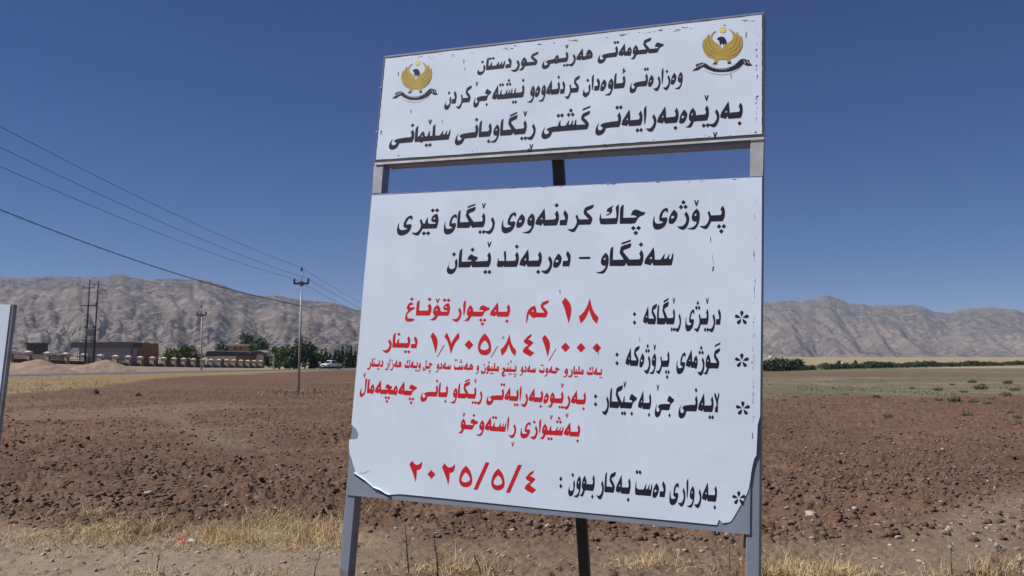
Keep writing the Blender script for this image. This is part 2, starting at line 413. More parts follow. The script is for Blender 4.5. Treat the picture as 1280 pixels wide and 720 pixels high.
def build_mountains():
    sx = [-900, -500, -200, 0, 30, 60, 100, 148, 165, 185, 200, 218, 235, 252, 280, 300, 320, 350, 400, 447, 520, 600, 700, 800, 900, 955, 990, 1003, 1020, 1034, 1050, 1060, 1085, 1120, 1150, 1186, 1200, 1215, 1236, 1260, 1280, 1400, 1700, 2300]
    sy = [380, 360, 352, 347, 347, 345.5, 348, 344.5, 348, 351, 350, 348.5, 350, 351, 358, 365, 369, 371, 377, 387, 392, 396, 394, 388, 380, 378, 375, 378.5, 374.5, 368.5, 373, 377.5, 382, 383, 384, 391.5, 388, 386, 384, 386, 390, 392, 385, 400]
    uu = np.linspace(-1.05, 1.05, 1500)
    px = 640 + uu * F
    yy = np.interp(px, sx, sy) + (fbm(px / 26, px * 0, 4, 7) - .5) * 6 + (fbm(px / 6, px * 0 + 3, 3, 8) - .5) * 2.2
    left = 1 - sstep(560, 760, px)                       # the left massif is nearer than the right-hand one
    Dr = 3000 * left + 4600 * (1 - left)
    Db = 1450 * left + 2250 * (1 - left)
    tz = (HOR - yy) / F
    Hr = CAMH + Dr * tz * 1.002
    NT = 260
    tt = np.concatenate([np.linspace(0, 1, NT), np.linspace(1.02, 1.7, 14)])
    U, T = np.meshgrid(uu, tt)
    D = Db[None] + (Dr - Db)[None] * T
    X = U * D; Y = D
    base = .0065 * (np.minimum(D, 2500) - 330)
    tcl = np.clip(T, 0, 1)
    lf = left[None]
    s1 = .38 * sstep(0, 1, tcl) + .62 * tcl ** 1.25
    bench = .09 * np.sin(np.clip(tcl, 0, 1) * 9 + fbm(U * 5, T * 0, 2, 3) * 6) * tcl * (1 - tcl)
    prof = s1 + bench
    # gullies: lines running down the slope, bent sideways
    bend = fbm(U * 4, T * 2, 3, 21) * .045 + T * .085 * (1 - lf)
    g = np.abs(fbm((U + bend) * 17, T * 1.6, 4, 22) - .5) * 2
    g2 = np.abs(fbm((U + bend) * 52, T * 3.5, 3, 29) - .5) * 2
    amp = (Hr[None] - base)
    env = np.sin(np.pi * np.clip(tcl, 0, 1) ** .8) ** .8 * (1 - .55 * tcl)
    H = base + amp * prof - amp * env * (.15 * (1 - np.clip(g * 2.4, 0, 1)) + .06 * (1 - np.clip(g2 * 2.4, 0, 1)))
    H = H + (np.abs(fbm(X / 150, Y / 260, 5, 31) - .5) * 2 - .25) * 24 * env * (.4 + .6 * lf) + (np.abs(fbm(X / 45, Y / 60, 4, 33) - .5) * 2 - .25) * 20 * env * (.45 + .55 * lf) + (fbm(X / 14, Y / 14, 3, 37) - .5) * 9 * env
    # cliff ledges near the top
    led = sstep(.70, .74, tcl + (fbm(U * 9, T, 3, 41) - .5) * .14)
    H = H + amp * .05 * (led - .5) * env
    back = T > 1
    H = np.where(back, base + amp * (1 - (T - 1) * .9), H)
    V = np.stack([X, Y, H], -1).reshape(-1, 3)
    nu = len(uu); nT = len(tt)
    i = np.arange(nT - 1)[:, None]; j = np.arange(nu - 1)[None]
    Fq = np.stack(np.broadcast_arrays(i * nu + j, i * nu + j + 1, (i + 1) * nu + j + 1, (i + 1) * nu + j), -1).reshape(-1, 4)
    o = nparr('mountains', V, Fq, mountain_mat(), smooth=True)
    band = sstep(.5, .62, fbm(U * 3.2 + T * 1.1, T * 5.5, 4, 51))
    rocky = np.clip(sstep(.55, .8, tcl + (fbm(U * 6, T * 2, 3, 52) - .5) * .4) + .35, 0, 1)
    gul = 1 - np.clip(g * 3.2, 0, 1)
    tw = tcl + (fbm(U * 5, T * 1.5, 4, 55) - .5) * .20
    strip = sstep(.80, .84, tw) * (1 - sstep(.90, .93, tw)); tan_ = sstep(.52, .60, tw) * (1 - sstep(.74, .80, tw)) * lf
    scrub = np.clip(.46 + .35 * band * (1 - tan_) + .75 * gul * (1 - .3 * tcl) + .5 * strip * (.4 + .6 * lf) - .32 * tan_ + .12 * sstep(.93, .97, tw), 0, 1) * (.70 + .30 * lf)
    for nm, a in (('rocky', rocky), ('scrub', scrub)):
        at_ = o.data.attributes.new(nm, 'FLOAT', 'POINT'); at_.data.foreach_set('value', a.astype(np.float32).ravel())
    tag(o, kind='structure')
build_mountains()

# ------------------------------------------------------------------ haze
def build_haze():
    m = MB(); m.box(-10500, 10500, -9000, 10000, -3, 480)
    o = m.build('haze', bpy.data.materials.new('haze_air')); mt = o.data.materials[0]; mt.use_nodes = True; t = mt.node_tree
    t.nodes.remove(t.nodes['Principled BSDF'])
    v = t.nodes.new('ShaderNodeVolumePrincipled'); v.inputs['Color'].default_value = (.70, .82, 1, 1); v.inputs['Density'].default_value = HAZE
    v.inputs['Anisotropy'].default_value = 0.0
    t.links.new(v.outputs[0], t.nodes['Material Output'].inputs['Volume'])
    tag(o, kind='stuff')
HAZE = 0.00008
build_haze()
# ------------------------------------------------------------------ the project sign: its pose comes from the photo's vanishing points
def vp(a, b, c, d):
    (x1, y1), (x2, y2), (x3, y3), (x4, y4) = a, b, c, d
    D = (x1 - x2) * (y3 - y4) - (y1 - y2) * (x3 - x4)
    p = x1 * y2 - y1 * x2; q = x3 * y4 - y3 * x4
    return ((p * (x3 - x4) - (x1 - x2) * q) / D, (p * (y3 - y4) - (y1 - y2) * q) / D)
CTL, CTR, CBL, CBR = (480, 70), (955, 15), (433, 618.5), (937, 668)
vh = vp(CTL, CTR, CBL, CBR); vv = vp(CTL, CBL, CTR, (949, 720))
du = -ray(*vh).normalized(); dv = ray(*vv).normalized()
if dv.z < 0: dv = -dv
if du.x < 0: du = -du
dn = du.cross(dv).normalized()                       # towards the viewer
if dn.y > 0: dn = -dn
dv = dn.cross(du).normalized()
ORG = at(*CTR, 5.5)                                  # top right corner of the sign
CAMP = Vector((0, 0, CAMH))
def hit(px, py, off=0.0):
    r = ray(px, py); t = ((ORG + dn * off - CAMP).dot(dn)) / r.dot(dn); return CAMP + r * t
# root on the ground, below the middle of the lower edge
mid = hit(690, 640); SROOT = mid - dv * (mid.z / dv.z)
SM = Matrix(((du.x, dv.x, dn.x, SROOT.x), (du.y, dv.y, dn.y, SROOT.y), (du.z, dv.z, dn.z, SROOT.z), (0, 0, 0, 1)))
def P2(px, py):
    q = hit(px, py) - SROOT; return (q.dot(du), q.dot(dv))
sign = empty('project_sign', (0, 0, 0), 'tall white project sign with two printed panels and golden bird emblems on grey steel posts', 'sign')
sign.matrix_world = SM

def words(polys, z, mats, parent):
    k = {}
    for p in polys: k.setdefault(p[3] if len(p) > 3 else 0, []).append(p[:3])
    for q in k.values(): flat('lettering', q, z, mats, parent)
WN = [0]
def flat(name, polys, z, mats, parent, dz=0.00006, thick=0):
    """polys: list of (outer, [holes], material index[, extra z]); thin printed or cut sheets lying in the sign's plane"""
    m = MB()
    for k, pl in enumerate(polys):
        outer, holes, mi = pl[0], pl[1], pl[2]; zz = z + dz * (k % 9) + (pl[3] if len(pl) > 3 else 0)
        rings = [outer] + list(holes)
        tris = tessellate_polygon([[Vector((p[0], p[1], 0)) for p in rg] for rg in rings])
        vs = [(p[0], p[1], zz + (p[2] if len(p) > 2 else 0)) for rg in rings for p in rg]
        fs = []
        for tri in tris:
            a, b, c = (Vector(vs[i]) for i in tri)
            if (b - a).cross(c - a).length < 1e-12: continue
            fs.append(tri if (b - a).cross(c - a).z > 0 else tri[::-1])
        m.add(vs, fs, mi)
    me = bpy.data.meshes.new(name); me.from_pydata(m.v, [], m.f)
    for q in mats: me.materials.append(MATS[q])
    me.polygons.foreach_set('material_index', m.mi); me.update()
    o = bpy.data.objects.new(name, me); COL.objects.link(o); o.parent = parent
    return o
def slab(name, pts, z0, z1, mats, parent):
    n = len(pts); m = MB()
    m.add([(p[0], p[1], z1) for p in pts] + [(p[0], p[1], z0) for p in pts],
          [tuple(range(n)), tuple(range(2 * n - 1, n - 1, -1))] + [(i, n + i, n + (i + 1) % n, (i + 1) % n) for i in range(n)])
    return m.build(name, mats, parent)

# ---- letter shapes (drawn by hand, units: alef 100 high, baseline 0). raw: picture coordinates, scaled by k
GL = {}
def smooth_poly(p):
    n = len(p); out = []
    P = [Vector(q) for q in p]
    soft = []
    for i in range(n):
        a = P[i] - P[i - 1]; b = P[(i + 1) % n] - P[i]
        soft.append(a.length > 1e-6 and b.length > 1e-6 and abs(a.angle_signed(b)) < R(58))
    for i in range(n):
        p0, p1, p2, p3 = P[i - 1], P[i], P[(i + 1) % n], P[(i + 2) % n]
        out.append(tuple(p1))
        if soft[i] or soft[(i + 1) % n]:
            if not soft[i]: p0 = p1
            if not soft[(i + 1) % n]: p3 = p2
            for t in (.33, .66):
                q = .5 * ((2 * p1) + (-p0 + p2) * t + (2 * p0 - 5 * p1 + 4 * p2 - p3) * t * t + (-p0 + 3 * p1 - 3 * p2 + p3) * t ** 3)
                out.append(tuple(q))
    return out
def G(name, x0, x1, yb, k, *polys):
    ps = []
    for outer, holes in polys:
        f = lambda q: smooth_poly([((x - x0) * k, (yb - y) * k) for x, y in q])
        ps.append((f(outer), [f(h) for h in holes]))
    GL[name] = ((x1 - x0) * k, ps)
TOOTH_I = [(995,180),(1020,225),(1027,290),(1018,340),(1000,378),(850,378),(850,300),(972,298),(984,275),(978,250),(965,228)]
G('beh_i', 850, 1028, 378, .41, (TOOTH_I, []))
GL['beh_m'] = (34, [([(24,66),(26,31),(34,31),(34,0),(0,0),(0,31),(9,30),(13,46)], [])])
G('reh_f', 705, 850, 378, .41, ([(852,300),(845,297),(822,243),(795,265),(812,300),(820,345),(800,395),(770,425),(735,430),(697,425),(720,450),(775,470),(802,460),(830,415),(848,378),(852,378)], []))
G('reh_n', 405, 553, 378, .41, ([(508,240),(485,280),(508,320),(514,360),(495,400),(465,425),(430,429),(388,425),(430,460),(475,473),(510,455),(540,405),(553,340),(540,285)], []))
G('waw_n', 575, 706, 378, .41, ([(662,208),(622,250),(601,300),(603,345),(628,370),(668,374),(655,410),(625,438),(585,452),(535,458),(580,470),(635,472),(665,450),(695,390),(706,320),(698,250)], [[(650,268),(634,285),(640,302),(657,300),(663,283)]]))
G('ae_n', 295, 420, 378, .41, ([(370,213),(340,245),(310,300),(298,360),(304,386),(330,395),(365,388),(400,350),(418,290),(408,250)], [[(345,288),(328,312),(340,326),(362,322),(377,305)]]))
G('yeh_n', 83, 290, 378, .41, ([(275,187),(289,210),(287,248),(272,245),(262,227),(240,232),(222,255),(210,290),(205,308),(230,313),(262,308),(284,318),(282,355),(262,405),(230,440),(185,460),(140,464),(105,446),(88,405),(88,345),(97,305),(110,285),(106,330),(118,368),(150,388),(190,386),(235,372),(205,360),(175,348),(172,310),(180,272),(200,228),(235,197)], []))
G('jeem_i', 750, 1007, 408, .41, ([(750,408),(880,408),(908,372),(930,335),(960,315),(998,300),(1007,268),(970,262),(930,243),(885,229),(850,255),(835,305),(858,302),(885,308),(905,322),(890,331),(750,332)], []))
G('alef_f', 697, 750, 408, .41, ([(742,162),(703,207),(703,408),(752,408),(752,332),(744,331)], []))
G('alef_n', 686, 735, 375, .46, ([(722,143),(694,190),(700,290),(708,364),(718,364),(728,280),(729,200)], []))
G('kaf_n', 420, 664, 418, .41, ([(655,163),(661,210),(658,340),(648,405),(630,418),(460,418),(434,395),(425,340),(442,268),(446,320),(462,342),(632,341),(634,300),(622,210),(640,180)], []), ([(595,177),(575,212),(582,245),(562,282),(528,303),(498,302),(540,280),(552,262),(515,258),(512,240),(530,213)], []))
G('kaf_i', 150, 342, 420, .41, ([(340,163),(328,208),(258,240),(250,255),(300,300),(330,340),(325,382),(308,420),(150,420),(150,350),(280,349),(230,302),(207,270),(213,225),(235,195),(300,172)], []))
G('kaf_m', 300, 530, 437, .41, ([(535,153),(523,206),(440,238),(430,258),(520,357),(532,358),(532,437),(502,437),(475,400),(450,437),(300,437),(300,360),(442,359),(384,275),(388,248),(405,190)], []))
G('seen_i', 815, 1042, 432, .41, ([(1040,278),(1041,350),(1022,432),(815,432),(815,358),(872,358),(896,330),(928,281),(929,300),(922,346),(945,352),(965,330),(988,283),(990,310),(984,350),(1000,354),(1013,345),(1024,300)], []))
G('seen_m', 815, 1060, 432, .41, ([(1040,278),(1043,357),(1060,358),(1060,432),(815,432),(815,358),(872,358),(896,330),(928,281),(929,300),(922,346),(945,352),(965,330),(988,283),(990,310),(984,350),(1000,354),(1013,345),(1024,300)], []))
G('ae_f', 681, 835, 432, .41, ([(800,203),(815,280),(822,358),(837,358),(837,432),(806,432),(790,395),(768,432),(745,422),(690,411),(685,395),(700,345),(740,290),(775,240)], [[(776,318),(747,345),(785,350)]]))
G('dal_n', 632, 750, 440, .41, ([(700,243),(740,290),(749,345),(735,440),(637,440),(640,380),(654,370),(706,369),(706,340),(680,285)], []))
G('dal_f', 730, 880, 452, .41, ([(850,238),(862,300),(866,375),(882,375),(882,452),(845,452),(835,432),(822,452),(740,450),(732,420),(745,345),(752,340),(756,372),(842,374),(838,340),(825,265)], []))
G('jeem_m', 325, 570, 452, .41, ([(402,360),(420,307),(455,281),(510,308),(554,322),(545,352),(510,376),(572,376),(572,452),(480,452),(468,415),(440,452),(325,452),(325,378),(445,375),(468,362),(430,353)], []))
G('noon_n', 93, 248, 452, .41, ([(232,338),(205,375),(215,430),(205,462),(165,474),(130,462),(118,430),(122,405),(142,383),(110,430),(95,480),(108,524),(155,541),(205,520),(235,470),(247,400)], []))
G('yeh_f', 92, 300, 437, .46, ([(302,371),(240,374),(190,384),(165,402),(170,414),(200,428),(196,450),(162,463),(132,445),(128,405),(148,364),(112,408),(94,465),(105,505),(145,522),(205,505),(232,472),(245,440),(302,437)], []))
G('qaf_i', 478, 594, 472, .44, ([(570,283),(590,340),(591,400),(576,472),(480,472),(480,410),(553,410),(560,394),(528,391),(500,372),(503,330),(535,292)], [[(535,328),(520,345),(538,354),(551,340)]]))
G('heh_i', 903, 1038, 262, .55, ([(972,116),(1012,143),(1036,190),(1034,225),(1020,247),(903,262),(903,208),(930,212),(945,160)], [[(957,180),(945,200),(965,202)], [(987,178),(981,200),(1005,198)]]))
GL['meem_i'] = (47, [([(0,0),(20,0),(30,-7),(40,1),(47,22),(45,44),(34,64),(18,55),(11,40),(9,31),(0,31)], [[(28,25),(23,34),(30,40),(35,31)]])])
GL['meem_m'] = (54, [([(0,0),(13,0),(26,-9),(39,0),(54,0),(54,31),(47,31),(42,54),(34,65),(20,52),(11,36),(0,31)], [[(28,25),(23,35),(30,41),(35,32)]])])
G('meem_f', 465, 590, 255, .6, ([(592,205),(592,255),(577,255),(555,265),(520,246),(492,222),(487,262),(480,300),(472,320),(466,290),(468,230),(480,190),(505,160),(545,140),(568,150),(584,204)], [[(538,178),(526,192),(538,200),(549,190)]]))
G('waw_f', 850, 955, 300, .535, ([(905,163),(935,200),(945,243),(957,245),(957,300),(922,301),(905,335),(880,360),(820,350),(850,345),(870,325),(888,303),(865,280),(862,235),(878,192)], [[(900,213),(886,230),(899,240),(910,226)]]))
G('ghain_n', 66, 178, 285, .53, ([(120,118),(142,133),(142,153),(115,157),(105,183),(132,186),(165,180),(170,196),(120,235),(92,265),(88,295),(105,323),(140,325),(178,333),(155,358),(100,365),(72,345),(68,300),(80,255),(97,227),(78,200),(82,165),(100,135)], []))
GL['jeem_f'] = (66, [([(68,0),(48,0),(40,-3),(22,-20),(22,-34),(34,-42),(60,-38),(52,-55),(26,-63),(7,-52),(2,-30),(10,-8),(24,10),(32,22),(14,26),(5,20),(12,42),(28,52),(44,44),(50,31),(68,31)], [])])
G('beh_f', 33, 150, 400, .36, ([(152,325),(152,402),(60,399),(40,372),(36,300),(55,188),(60,270),(75,306)], []))
GL['beh_n'] = (84, [([(5,62),(8,36),(70,31),(70,45),(63,55),(73,70),(83,42),(80,10),(72,0),(12,0),(1,14),(0,40)], [])])
GL['lam_m'] = (34, [([(24,104),(26,60),(27,31),(34,31),(34,0),(0,0),(0,31),(9,31),(9,60),(8,88)], [])])
GL['lam_i'] = (36, [([(24,104),(32,60),(33,20),(28,0),(0,0),(0,31),(12,31),(12,60),(8,88)], [])])
LAMN = [(172,135),(198,150),(190,260),(180,315),(150,350),(115,360),(98,330),(105,280),(125,265),(122,300),(140,322),(163,305),(172,260),(168,180)]
G('lam_n', 96, 200, 310, .6, (LAMN, []))
G('lam_f', 96, 212, 310, .6, (LAMN, []), ([(184,258),(212,258),(212,310),(178,310)], []))
G('lamalef', 1120, 1210, 303, .5, ([(1130,106),(1121,130),(1135,165),(1163,215),(1142,260),(1137,303),(1190,303),(1192,215),(1190,180),(1209,135),(1195,100),(1180,140),(1172,168),(1150,120)], [[(1177,213),(1167,243),(1184,240)]]))
DIG = {
 '1': [[(605,30),(577,72),(600,130),(620,200),(637,267),(650,220),(662,150),(655,100),(635,62)]],
 '8': [[(230,22),(205,95),(175,150),(135,190),(148,254),(185,215),(210,165),(222,128),(235,170),(255,220),(288,257),(302,200),(270,160),(245,100)]],
 '7': [[(758,92),(730,135),(760,180),(782,245),(798,320),(818,265),(845,200),(888,145),(880,92),(850,130),(820,175),(804,217),(790,165)]],
 '4': [[(470,18),(425,45),(380,98),(395,118),(432,142),(395,165),(370,202),(385,225),(452,262),(496,222),(470,206),(428,174),(452,150),(487,115),(466,94),(428,78),(460,50)]],
 '5': [[(1165,100),(1122,148),(1095,220),(1095,280),(1120,320),(1160,332),(1200,322),(1225,290),(1228,230),(1208,155)], [(1160,172),(1132,205),(1116,248),(1130,272),(1160,279),(1194,268),(1205,242),(1188,200)]],
 '2': [[(400,98),(375,135),(395,185),(415,240),(430,295),(440,240),(442,188),(475,175),(490,135),(488,106),(468,130),(438,138),(415,120)]],
 '0': [[(1,0),(2,1),(1,2),(0,1)]]}
def dia(cx, cy, s=12.5): return [(cx, cy + s), (cx + s, cy), (cx, cy - s), (cx - s, cy)]
def vee(cx, cy): return [(cx - 13, cy + 15), (cx - 6, cy + 15), (cx, cy - 1), (cx + 6, cy + 15), (cx + 13, cy + 15), (cx + 3, cy - 15), (cx - 3, cy - 15)]
# letter -> (family, marks); marks: a1 a2 a3 = dots above, b1 b2 b3 = below, va / vb = small v, bar, hz
LET = {'ا':('alef',''),'ب':('beh','b1'),'پ':('beh','b3'),'ت':('beh','a2'),'ن':('noon','a1'),'ی':('yeh','b2'),'ێ':('yeh','b2 va'),'ئ':('beh','hz'),
 'ج':('jeem','b1'),'چ':('jeem','b3'),'ح':('jeem',''),'خ':('jeem','a1'),'د':('dal',''),'ر':('reh',''),'ز':('reh','a1'),'ژ':('reh','a3'),'ڕ':('reh','vb'),
 'س':('seen',''),'ش':('seen','a3'),'غ':('ghain','a1'),'ق':('qaf','a2'),'ک':('kaf',''),'گ':('kaf','bar'),'ك':('kafn',''),'ل':('lam',''),'ڵ':('lam','va'),
 'م':('meem',''),'ه':('heh',''),'ە':('ae',''),'و':('waw',''),'ۆ':('waw','va'),'ﻻ':('lamalef','')}
NOJOIN = set('ادرزژڕوۆەﻻ')
# where marks sit: (x as a share of the advance, y of the dots above, y of the dots below)
AN = {'beh_i':(.76,108,-26),'beh_m':(.6,92,-26),'beh_f':(.55,115,-26),'beh_n':(.5,92,-26),'noon_n':(.58,71,0),'yeh_f':(.25,70,-40),'yeh_n':(.5,95,-50),
 'jeem_i':(.60,98,-24),'jeem_m':(.58,94,-24),'jeem_f':(.52,80,-22),'reh_n':(.42,80,-66),'reh_f':(.45,86,-66),'seen_i':(.56,92,-24),'seen_m':(.54,92,-24),
 'ghain_n':(.55,108,0),'qaf_i':(.5,103,0),'waw_n':(.62,100,0),'waw_f':(.5,100,0),'lam_n':(.5,128,0),'kaf_i':(.5,0,0),'kaf_m':(.5,0,0)}
def shape_word(word, gap=0):
    """-> outlines in units with the word's right edge at x = 0 (text runs to the left)"""
    out = []; x = 0.0; chars = list(word); prev_join = False; L0 = []
    for i, ch in enumerate(chars):
        fam, marks = LET[ch]
        nxt = i + 1 < len(chars) and ch not in NOJOIN
        if fam == 'kafn': key = 'kaf_n'
        elif fam == 'lamalef': key = 'lamalef'
        else:
            f = ('i' if nxt else 'n') if not prev_join else ('m' if nxt else 'f')
            base = fam
            if fam in ('noon', 'yeh') and f in 'im': base = 'beh'
            key = base + '_' + f
            if key not in GL: key = {'alef_i':'alef_n','dal_i':'dal_n','reh_i':'reh_n','ae_i':'ae_n','waw_i':'waw_n','alef_m':'alef_f','dal_m':'dal_f','reh_m':'reh_f','ae_m':'ae_f','waw_m':'waw_f'}[key]
        wd, polys = GL[key]
        x -= wd
        for outer, holes in polys:
            out.append(([(p[0] + x, p[1]) for p in outer], [[(p[0] + x, p[1]) for p in h] for h in holes]))
        ax, ay, by = AN.get(key, (.5, 90, -26)); cx = x + wd * ax
        for mk in marks.split():
            if mk == 'b2' and key in ('yeh_f', 'yeh_n'): continue
            if mk == 'a1': out.append((dia(cx, ay), []))
            elif mk == 'b1': out.append((dia(cx, by - 2), []))
            elif mk in ('a2', 'b2'):
                y = ay if mk == 'a2' else by
                for s in (-12, 12): out.append((dia(cx + s, y, 12.5), []))
            elif mk == 'a3':
                for s in (-13, 13): out.append((dia(cx + s, ay), []))
                out.append((dia(cx, ay + 24), []))
            elif mk == 'b3':
                for s in (-13, 13): out.append((dia(cx + s, by), []))
                out.append((dia(cx, by - 25), []))
            elif mk == 'va': out.append((vee(cx, {'yeh_f':112,'waw_n':98,'waw_f':98,'lam_n':122}.get(key, 120)), []))
            elif mk == 'vb': out.append((vee(cx + 12, -80), []))
            elif mk == 'bar':
                kx = x + (wd if key == 'kaf_i' else wd - 2); out.append(([(kx + 2, 135), (kx - 3, 124), (kx - 50, 110), (kx - 51, 115), (kx - 46, 121)], []))
            elif mk == 'hz': out.append(([(cx + 2, 132), (cx - 11, 114), (cx - 6, 104), (cx - 14, 90), (cx + 14, 104), (cx + 13, 115), (cx + 3, 112)], []))
        prev_join = nxt
        if not nxt: x -= gap
    return out
def word(polys, mi, txt, xr, xl, A, B, h, gap=3.5):
    """place a word between two photo columns on the baseline A-B (photo points) with alef height h (photo px at its middle)"""
    ua, va = P2(*A); ub, vb = P2(*B)
    def base(px):                                     # point of the baseline at a photo column
        t = (px - A[0]) / (B[0] - A[0]); return P2(px, A[1] + (B[1] - A[1]) * t)
    r = base(xr); l = base(xl); m = (xr + xl) / 2; ym = A[1] + (B[1] - A[1]) * (m - A[0]) / (B[0] - A[0])
    hh = abs(P2(m, ym - h)[1] - P2(m, ym)[1])
    ps = shape_word(txt, gap)
    xs = [p[0] for o, _ in ps for p in o]; x0, x1 = min(xs), max(xs)
    sx = (r[0] - l[0]) / (x1 - x0); sl = (r[1] - l[1]) / (r[0] - l[0]); sy = hh / 100
    f = lambda p: (l[0] + (p[0] - x0) * sx, l[1] + (p[0] - x0) * sx * sl + p[1] * sy)
    WN[0] += 1
    for o, hs in ps: polys.append(([f(p) for p in o], [[f(p) for p in q] for q in hs], mi, WN[0]))
def digit(polys, mi, d, xl, xr, yt, yb, drop=0.0):
    """digit in the photo box; drop: how far its right side lies below its left (photo px)"""
    rings = DIG[d]; xs = [p[0] for p in rings[0]]; ys = [p[1] for p in rings[0]]
    f = lambda p: P2(xl + (p[0] - min(xs)) / (max(xs) - min(xs)) * (xr - xl), yt + (p[1] - min(ys)) / (max(ys) - min(ys)) * (yb - yt) + drop * ((p[0] - min(xs)) / (max(xs) - min(xs)) - .5))
    pr = [smooth_poly([f(p) for p in rg]) if d != '0' else [f(p) for p in rg] for rg in rings]
    polys.append((pr[0], pr[1:], mi, -1))
def quad(polys, mi, *pts): polys.append(([P2(*p) for p in pts], [], mi, -1) if len(pts) == 4 and polys and len(polys[0]) > 3 else ([P2(*p) for p in pts], [], mi))
def dot2(polys, mi, x, y1, y2, rx=2.2, ry=3.0):
    for y in (y1, y2): polys.append(([P2(*p) for p in ((x, y - ry), (x + rx, y), (x, y + ry), (x - rx, y))], [], mi, -2))
def asterisk(polys, mi, x, y, r=9):
    for k in range(5):
        a = R(90 + 72 * k); ca, sa = math.cos(a), -math.sin(a); pet = []
        for d, wd in ((.12, 0), (.45, .15), (.75, .24), (.95, .15), (1.0, 0)):
            pet.append((d, wd))
        ring = pet + [(d, -wd) for d, wd in reversed(pet[1:-1])]
        polys.append((smooth_poly([P2(x + r * (d * ca - wd * sa), y + r * (d * sa + wd * ca)) for d, wd in ring]), [], mi, -3))

# ---- steel frame
B2 = .0
def lp(px, py): u, v = P2(px, py); return Vector((u, v, 0))
PW = .078
def post(px_t, px_b, dx):
    """square tube: outer edge through two photo points of the front face, from above the top panel down into the ground"""
    a = lp(*px_t); b = lp(*px_b); d = (a - b).normalized()
    a = a + Vector((dx, 0, -PW / 2 - .012)); b = b + Vector((dx, 0, -PW / 2 - .012))
    zup = lambda p: (SM @ p).z
    t = (zup(b) + .35) / d.dot(Vector((SM[2][0], SM[2][1], SM[2][2])))
    b = b - d * t
    m = MB(); m.bar(a, b, PW, PW + .01, up=(0, 0, 1))
    return m.build('post', 'steel_grey', sign, bevel=.006)
post((480, 71), (425, 690), PW / 2)
post((955, 16), (949.6, 690), -PW / 2)
m = MB(); a = lp(934, 640); b = lp(929.6, 720); d = (b - a).normalized(); m.bar(a - d * .15 + Vector((0, 0, -.05)), b + d * .95 + Vector((0, 0, -.05)), .034, .03, up=(0, 0, 1)); m.build('angle_iron', 'rusty_steel', sign)
# rails between the posts
def rail(p, q, zc=-.06, h=.05, dp=.085, name='rail'):
    m = MB(); a = lp(*p); b = lp(*q); a.z = b.z = zc; m.bar(a, b, dp, h, up=(0, 1, 0)); return m.build(name, 'steel_grey', sign, bevel=.004)
rail((482, 204), (937.5, 176), zc=-.058, h=.034)
rail((484, 74), (938, 22), zc=-.062)
rail((466, 248), (938, 228), zc=-.062)
rail((448, 613), (930, 660), zc=-.062)
# rear brace: leans from the back of the upper panel to the ground behind
ta = SM @ (lp(687, 150) + Vector((0, 0, -.13))); tb = gp(732.5, 738)
inv = SM.inverted(); la = inv @ ta; lb = inv @ (tb + (tb - ta).normalized() * .3)
m = MB(); m.bar(la, lb, .078, .05, up=(0, 0, 1)); m.build('rear_brace', 'steel_dark', sign, bevel=.004)

# ---- upper panel
UQ = [(480, 70), (955, 15), (955.2, 171.5), (468, 204)]
def inset(q, t, rr, b, l):
    (x0, y0), (x1, y1), (x2, y2), (x3, y3) = q
    return [(x0 + l, y0 + t), (x1 - rr, y1 + t), (x2 - rr, y2 - b), (x3 + l, y3 - b)]
up = slab('upper_panel', [P2(*p) for p in UQ][::-1], -.010, .0, ['panel_metal'], sign)
flat('border_strip', [([P2(*p) for p in inset(UQ, 1.9, .5, .9, .5)], [], 0)], .0008, ['wear_shadow_dark'], up)
vq = inset(UQ, 3.6, 2.6, 4.0, 2.0)
def wav(q, n=40, amp=.0016, seed=1):
    rr = random.Random(seed); out = []
    for k in range(4):
        a = Vector(P2(*q[k])); b = Vector(P2(*q[(k + 1) % 4]))
        for i in range(n): 
            t = i / n; p = a.lerp(b, t); out.append((p.x + rr.uniform(-amp, amp), p.y + rr.uniform(-amp, amp)))
    return out
flat('vinyl_sheet', [(wav(vq), [], 0)], .0025, ['vinyl'], up)
# the lower lip of the frame below the sheet
flat('frame_lip', [([P2(468.3, 203.4), P2(955, 171.2), P2(955, 173.8), P2(468.3, 206.2)], [], 0)], .0016, ['vinyl_edge'], up)
ZP = .0036
L1 = []; A, B = (817.8, 66.1), (610.4, 87.5)
for t, xr, xl, h in (('حکومەتی', 829.3, 747.3, 16.6), ('هەرێمی', 740.7, 677.7, 15.8), ('کوردستان', 672.2, 596.8, 15.2)): word(L1, 0, t, xr, xl, A, B, h)
words(L1, ZP, ['print_black'], up)
L1 = []; A, B = (806.7, 107.6), (585.8, 127.8)
for t, xr, xl in (('وەزارەتی', 853.2, 787.2), ('ئاوەدان', 781.4, 728.7), ('کردنەوەو', 723.9, 659.5), ('نیشتە', 655, 615.1), ('جێ', 613.4, 592.1), ('کردن', 588.4, 555.8)): word(L1, 0, t, xr, xl, A, B, 19.4)
words(L1, ZP, ['print_black'], up)
L1 = []; A, B = (926, 147.5), (513.9, 177.9)
for t, xr, xl, h in (('بەڕێوەبەرایەتی', 928.2, 744.4, 23), ('گشتی', 737.1, 677.2, 21.4), ('ڕێگاوبانی', 669.5, 569, 20.7), ('سلێمانی', 562.4, 486.7, 19.6)): word(L1, 0, t, xr, xl, A, B, h)
words(L1, ZP, ['print_black'], up)

